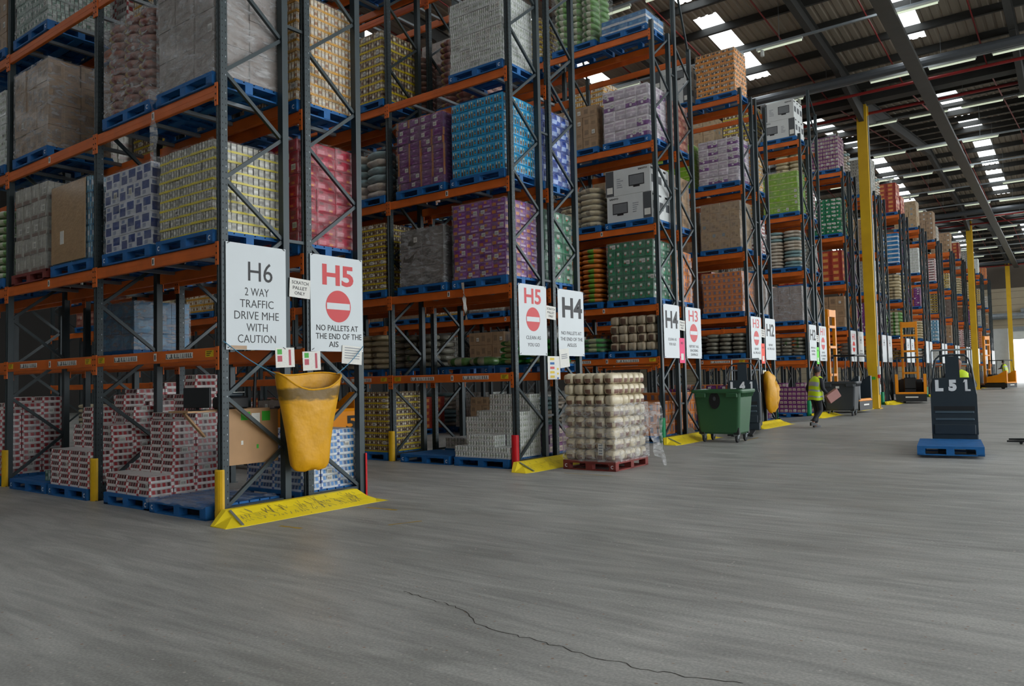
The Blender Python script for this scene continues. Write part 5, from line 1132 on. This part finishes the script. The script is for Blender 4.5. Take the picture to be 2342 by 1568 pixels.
def reach_truck(name, label, x, y, rz, mast=4.05, rear_text=None, sc_y=1.0, body=None):
    """reach truck: rear end at -y, mast and forks at +y"""
    body = body or truck_or; t = thing(name, label, 'truck', (x, y, 0), rz, 'orange reach trucks'); t.scale = (1, sc_y, 1)
    b = MB(); b.loft([[(px, yy, z) for px, z in ((-.66, .1), (.66, .1), (.68, .45), (-.68, .45))] for yy in (-0.0, 1.7)][::-1], truck_black); b.fresh(); obj('chassis', b, t)
    b = MB(); b.box(-0.68, 0.68, 0.0, 0.16, 0.45, 0.55, truck_or, 0.02); obj('rear_sill', b, t)
    for s in (-1, 1):
        b = MB(); pr = [(0.0, .5), (1.55, .5), (1.55, .95), (0.7, 1.1), (0.12, 1.42), (0.0, 1.42)]
        b.loft([[(s * 0.68, yy, z) for yy, z in pr], [(s * 0.55, yy, z) for yy, z in pr]][::s], body); pnl = obj('side_panel', b, t)
        b = MB(); b.tube([(s * .6, .15, 1.4), (s * .58, .25, 2.2), (s * .58, 1.4, 2.25), (s * .58, 1.5, 0.95)], 0.03, truck_black, 8); obj('guard_post', b, t)
        b = MB(); b.box(s * 0.42 - 0.07, s * 0.42 + 0.07, 1.5, 2.9, 0.1, 0.32, truck_black, 0.01); obj('outrigger', b, t)
        b = MB(); wheel(b, s * 0.42, 2.75, 0.15, 0.11); obj('wheel', b, t)
        b = MB(); b.box(s * 0.33 - 0.055, s * 0.33 + 0.055, 1.75, 1.93, 0.15, mast, truck_or, 0.008); obj('mast_channel', b, t)
        b = MB(); b.box(s * 0.2 - 0.05, s * 0.2 + 0.05, 2.0, 3.1, 0.35, 0.4, truck_black); b.box(s * 0.2 - 0.05, s * 0.2 + 0.05, 1.95, 2.0, 0.35, 0.85, truck_black); obj('fork', b, t)
    b = MB(); b.box(-0.6, 0.6, 0.2, 1.42, 2.2, 2.26, truck_black, 0.01); obj('overhead_guard', b, t)
    for z in (mast - 0.3, mast - 0.75, mast * 0.62, mast * 0.35): b = MB(); b.box(-0.33, 0.33, 1.72, 1.8, z, z + (0.28 if z > mast - .4 else 0.1), truck_or); obj('mast_crossbar', b, t)
    b = MB(); b.box(-0.3, 0.25, 0.5, 1.0, 0.46, 0.75, truck_black, 0.04); b.box(-0.3, 0.25, 0.4, 0.52, 0.7, 1.25, truck_black, 0.04); obj('seat', b, t)
    b = MB(); b.box(-0.55, 0.55, 1.1, 1.55, 0.46, 1.15, truck_black, 0.04); obj('control_console', b, t)
    b = MB(); b.lathe([(0.11, 0), (0.13, 0.015), (0.11, 0.03), (0.02, 0.02)], rubber, (-0.3, 1.05, 1.16), 16); obj('steering_wheel', b, t)
    if rear_text:
        b = MB(); b.box(-0.68, 0.68, -0.05, 0.1, 0.52, 1.12, truck_or, 0.05); obj('rear_cover', b, t); lettering(rear_text, t, (0.22, -0.053, 0.86), (1, 0, 0), (0, 0, 1), 0.26, 0.66, truck_black, 0.03)
    b = MB(); b.box(-0.25, 0.3, -0.008, 0.0, 0.28, 0.34, labelw); obj('rear_plate', b, t)
    b = MB(); wheel(b, -0.3, 0.5, 0.17, 0.12); obj('wheel', b, t)
    return t
reach_truck('reach_truck', 'orange reach truck standing beyond the near yellow column', 0.98, 36.3, 0.17)
reach_truck('reach_truck', 'orange reach truck with tall mast behind the dark grey bin', 1.0, 27.2, PI / 2 - 0.12, 4.1, None, 0.68, truck_grey)
reach_truck('reach_truck', 'orange reach truck numbered 5 in the aisle behind the yellow sack', -2.75, 3.93, PI / 2, 1.15, 'L 5')
reach_truck('reach_truck', 'orange reach truck far off near the loading door', 2.75, 66.3, 1.15, 4.2)
t = thing('load_cage', 'dark blue load on the far truck near the loading door', 'cage', (0.15, 66.9, 0), 1.15)
b = MB(); b.box(-0.6, 0.6, -0.4, 0.4, 0.42, 1.4, mat('dark_blue', '#1c2636', 0.5, 0, .1), 0.03); obj('cage_body', b, t)
t = thing('pallet_truck', 'dark fork tips of a truck reaching in from the right edge', 'truck', (7.95, 14.45, 0), PI / 2 + 0.02)
for s in (-1, 1): b = MB(); b.hexa([(s * .28 - .07, 0, .05), (s * .28 + .07, 0, .05), (s * .28 + .05, 1.25, .045), (s * .28 - .05, 1.25, .045), (s * .28 - .07, 0, .11), (s * .28 + .07, 0, .11), (s * .28 + .05, 1.25, .075), (s * .28 - .05, 1.25, .075)], truck_black); obj('fork', b, t); b = MB(); wheel(b, s * .28, 1.0, 0.03, 0.08); obj('fork_roller', b, t)
b = MB(); b.box(-0.36, 0.36, -0.5, 0, 0.05, 1.2, truck_grey, 0.04); obj('power_unit', b, t)

# ------------------------------------------------------------------ people
skin = mat('skin', '#8a5f4a', 0.5, 0, 0.06); hiviz = mat('hi_vis_yellow', '#c8e21a', 0.5, 0, 0.06, 5, 0.4, 8); reflect = mat('reflective_band', '#a9aeb4', 0.35, 0.1, 0.05); navy = mat('navy_cloth', '#15181f', 0.7, 0, 0.1); capm = mat('cap_cloth', '#3c4049', 0.7, 0, .08)
def skinned(name, verts, edges, radii, m, parent, levels=2, root=0):
    me = bpy.data.meshes.new(name); me.from_pydata(verts, edges, [])
    o = bpy.data.objects.new(name, me); COL.objects.link(o)
    sk = o.modifiers.new('skin', 'SKIN'); ss = o.modifiers.new('sub', 'SUBSURF'); ss.levels = levels; ss.render_levels = levels
    for i, r in enumerate(radii): d = me.skin_vertices[0].data[i]; d.radius = (r, r) if not isinstance(r, tuple) else r; d.use_root = i == root
    bpy.context.view_layer.update()
    m2 = bpy.data.meshes.new_from_object(o.evaluated_get(bpy.context.evaluated_depsgraph_get()))
    bpy.data.objects.remove(o); m2.materials.clear(); m2.materials.append(m); m2.polygons.foreach_set('use_smooth', [True] * len(m2.polygons)); m2.name = name
    return obj(name, m2, parent)
def hand(parent, w, dirn, s):
    """palm with four unequal fingers and a thumb, curled along DIRN"""
    w = Vector(w); d = Vector(dirn).normalized(); a = d.cross(Vector((0, 0, 1))).normalized() if abs(d.z) < .9 else Vector((0, 1, 0)); c = a.cross(d)
    V = [w, w + d * 0.05, w + d * 0.09]; E_ = [(0, 1), (1, 2)]; Rr = [(0.022, 0.03), (0.02, 0.04), (0.017, 0.038)]
    for k, ln in enumerate((0.07, 0.08, 0.075, 0.058)):
        o_ = a * (-0.03 + 0.02 * k); i = len(V); V += [w + d * 0.095 + o_, w + d * (0.095 + ln * .55) + o_ + c * 0.012 * s, w + d * (0.095 + ln * .8) + o_ + c * 0.04 * s]; E_ += [(2, i), (i, i + 1), (i + 1, i + 2)]; Rr += [0.0095, 0.009, 0.008]
    i = len(V); V += [w + d * 0.045 - a * 0.042, w + d * 0.085 - a * 0.058 + c * 0.015 * s]; E_ += [(1, i), (i, i + 1)]; Rr += [0.011, 0.009]
    return V, E_, Rr
def person(label, x, y, rz, arms, legs, cap=True, lean=0.06):
    """standing figure facing +y; ARMS: (shoulder side, elbow, wrist) per arm; LEGS: (knee, ankle, toe) per leg"""
    t = thing('person', label, 'person', (x, y, 0), rz)
    V = [(0, 0, .95), (0, .0, 1.08), (0, lean * .6, 1.25), (0, lean, 1.4), (0, lean * 1.2, 1.47), (0, lean * 1.5, 1.53), (0, lean * 1.7 + .01, 1.6), (0, lean * 1.7, 1.68), (0, lean * 1.7, 1.73)]
    E_ = [(i, i + 1) for i in range(8)]; Rr = [(.15, .11), (.13, .1), (.15, .115), (.14, .1), .06, .055, (.07, .085), (.075, .09), (.05, .06)]
    V.append((0, lean * 1.7 + .1, 1.615)); E_.append((6, 9)); Rr.append(.018)
    for sx in (-1, 1): V.append((sx * .078, lean * 1.7 - .005, 1.62)); E_.append((6, len(V) - 1)); Rr.append(.014)
    for sx, el, wr in arms:
        i = len(V); V += [(sx * .185, lean, 1.39), el, wr]; E_ += [(3, i), (i, i + 1), (i + 1, i + 2)]; Rr += [.058, .044, .032]
        hv, he, hr = hand(t, wr, Vector(wr) - Vector(el), -1); o_ = len(V) - 1
        V += [tuple(q) for q in hv[1:]]; E_ += [(a + o_, c + o_) for a, c in he]; Rr += hr[1:]
    for sx, kn, an, to in legs:
        i = len(V); V += [(sx * .095, 0, .86), kn, an, to]; E_ += [(0, i), (i, i + 1), (i + 1, i + 2), (i + 2, i + 3)]; Rr += [.09, .06, .042, .035]
    skinned('body', V, E_, Rr, skin, t)
    TV = [(0, 0, 1.0), (0, 0, .92)]; TE = [(0, 1)]; TR = [(.165, .13), (.16, .13)]
    for sx, kn, an, to in legs: i = len(TV); TV += [(sx * .095, 0, .85), kn, tuple(Vector(an) + Vector((0, 0, .02)))]; TE += [(1, i), (i, i + 1), (i + 1, i + 2)]; TR += [.1, .078, .066]
    skinned('trousers', TV, TE, TR, navy, t)
    for sx, kn, an, to in legs:
        a = Vector(an); q = Vector(to); d = (q - a); d.z = 0; d = d.normalized() if d.length > .01 else Vector((0, 1, 0)); p = Vector((-d.y, d.x, 0)); b = MB(); rg = []
        for f_, w_, h_ in ((-.09, .035, .09), (-.03, .045, .1), (.06, .05, .075), (.14, .045, .05), (.19, .02, .03)):
            c = a + d * f_; z0 = a.z - .085; rg.append([tuple(c + p * w_ + Vector((0, 0, z0 - a.z))), tuple(c + p * w_ * .8 + Vector((0, 0, z0 + h_ - a.z))), tuple(c - p * w_ * .8 + Vector((0, 0, z0 + h_ - a.z))), tuple(c - p * w_ + Vector((0, 0, z0 - a.z)))])
        b.loft(rg, truck_black); obj('shoe', b, t)
    for sx, el, wr in arms:
        w2 = Vector(el).lerp(Vector(wr), .93); skinned('sleeve', [(sx * .13, lean, 1.4), (sx * .19, lean, 1.385), el, tuple(w2)], [(0, 1), (1, 2), (2, 3)], [.06, .075, .06, .046], navy, t)
    b = MB(); n = 24; rings = []
    for z, w_, d_, yo in ((.8, .225, .17, 0), (.88, .225, .168, .0), (.92, .222, .166, 0), (.97, .22, .165, .005), (1.05, .215, .16, .01), (1.1, .215, .158, .02), (1.2, .222, .158, lean * .5), (1.32, .228, .152, lean * .8), (1.4, .21, .13, lean), (1.45, .15, .105, lean * 1.1), (1.48, .085, .08, lean * 1.2)):
        rings.append([(w_ * math.copysign(abs(math.cos(2 * PI * i / n)) ** .8, math.cos(2 * PI * i / n)), yo + d_ * math.copysign(abs(math.sin(2 * PI * i / n)) ** .8, math.sin(2 * PI * i / n)), z + .012 * math.sin(3 * 2 * PI * i / n)) for i in range(n)])
    for k, (a, c) in enumerate(zip(rings, rings[1:])):
        for i in range(n): b.face([a[i], a[(i + 1) % n], c[(i + 1) % n], c[i]], reflect if k in (1, 4) else (reflect if k == 6 and 14 <= i <= 21 else hiviz))
    obj('hi_vis_vest', b.mesh('hi_vis_vest', True), t)
    hx = lean * 1.7
    if cap:
        b = MB(); b.lathe([(.098, 0), (.1, .03), (.09, .08), (.06, .11), (.01, .12)], capm, (0, hx, 1.655), 18); b.fresh(); b.hexa([(-.06, hx + .07, 1.655), (.06, hx + .07, 1.655), (.05, hx + .18, 1.645), (-.05, hx + .18, 1.645), (-.06, hx + .07, 1.67), (.06, hx + .07, 1.67), (.05, hx + .18, 1.655), (-.05, hx + .18, 1.655)], capm); obj('cap', b, t)
    b = MB(); b.lathe([(.05, 0), (.085, .03), (.092, .09), (.085, .13), (.03, .16)], mat('hair', '#241c18', .7, 0, .1), (0, hx - .015, 1.575), 16); obj('hair', b, t)
    return t
person('person in a yellow hi-vis vest and dark cap walking with a box', 1.72, 18.0, -0.55, [(-1, (-.26, -.06, 1.13), (-.25, .06, .9)), (1, (.3, .0, 1.12), (.27, .22, .95))], [(-1, (-.1, .12, .5), (-.09, .06, .09), (-.09, .2, .04)), (1, (.1, .08, .5), (.1, -.22, .16), (.1, -.1, .05))])
t = thing('parcel', 'pinkish box carried under the arm of the walking person', 'box', (2.12, 17.98, 0.86), -0.75); t.rotation_euler = (0.55, 0.0, -0.75)
b = MB(); b.box(-0.06, 0.08, -0.1, 0.3, -0.13, 0.13, mat('parcel_pink', '#9a6a62', .6, 0, .1), 0.01); obj('carton', b, t)
def seat_at(lx, ly): a = rot(lx, ly, OPR); return OPX + a[0], OPY + a[1]
px_, py_ = seat_at(0.1, 1.0)
pp = person('driver in a yellow hi-vis vest standing on the L51 truck', px_, py_, PI + OPR, [(-1, (-.3, .12, 1.15), (-.22, .34, 1.12)), (1, (.3, .12, 1.15), (.22, .34, 1.12))], [(-1, (-.1, .03, .5), (-.1, 0, .09), (-.1, .12, .04)), (1, (.1, .03, .5), (.1, 0, .09), (.1, .12, .04))], False, 0.1)
pp.location.z = 0.1

# ------------------------------------------------------------------ small things on the floor
a = gz(1586, 1003); t = b = MB(); b.hexa([(0, -.22, 0), (0, .22, 0), (.02, .22, 0), (.02, -.22, 0), (-.14, -.2, .26), (-.14, .2, .26), (-.12, .2, .26), (-.12, -.2, .26)][::1], g('#5c5142'))
tag(obj('cardboard_sheet', b, None, (a.x - .02, a.y + .1, 0.002)), 'dull brown cardboard leaning beside the ramp left of the green bin', 'cardboard')
p0, p1 = gz(1782, 967), gz(1868, 961)
b = MB(); b.bar((p0.x, p0.y, .1), (p1.x, p1.y, .1), .1, .12, truck_black); tag(obj('low_rail', b), 'low dark rail on the floor in front of the purple can stack', 'rail')
for q in (0.1, 0.9):
    w_ = p0.lerp(p1, q); b = MB(); b.box(-.06, .06, -.08, .08, 0, .045, truck_black); obj('foot', b, bpy.data.objects['low_rail'], (w_.x, w_.y, 0))
person('driver in a yellow hi-vis vest on the far truck near the door', 2.3, 66.9, 1.0, [(-1, (-.3, .12, 1.15), (-.22, .34, 1.12)), (1, (.3, .12, 1.15), (.22, .34, 1.12))], [(-1, (-.1, .03, .5), (-.1, 0, .09), (-.1, .12, .04)), (1, (.1, .03, .5), (.1, 0, .09), (.1, .12, .04))], False, 0.1).location.z = 0.46
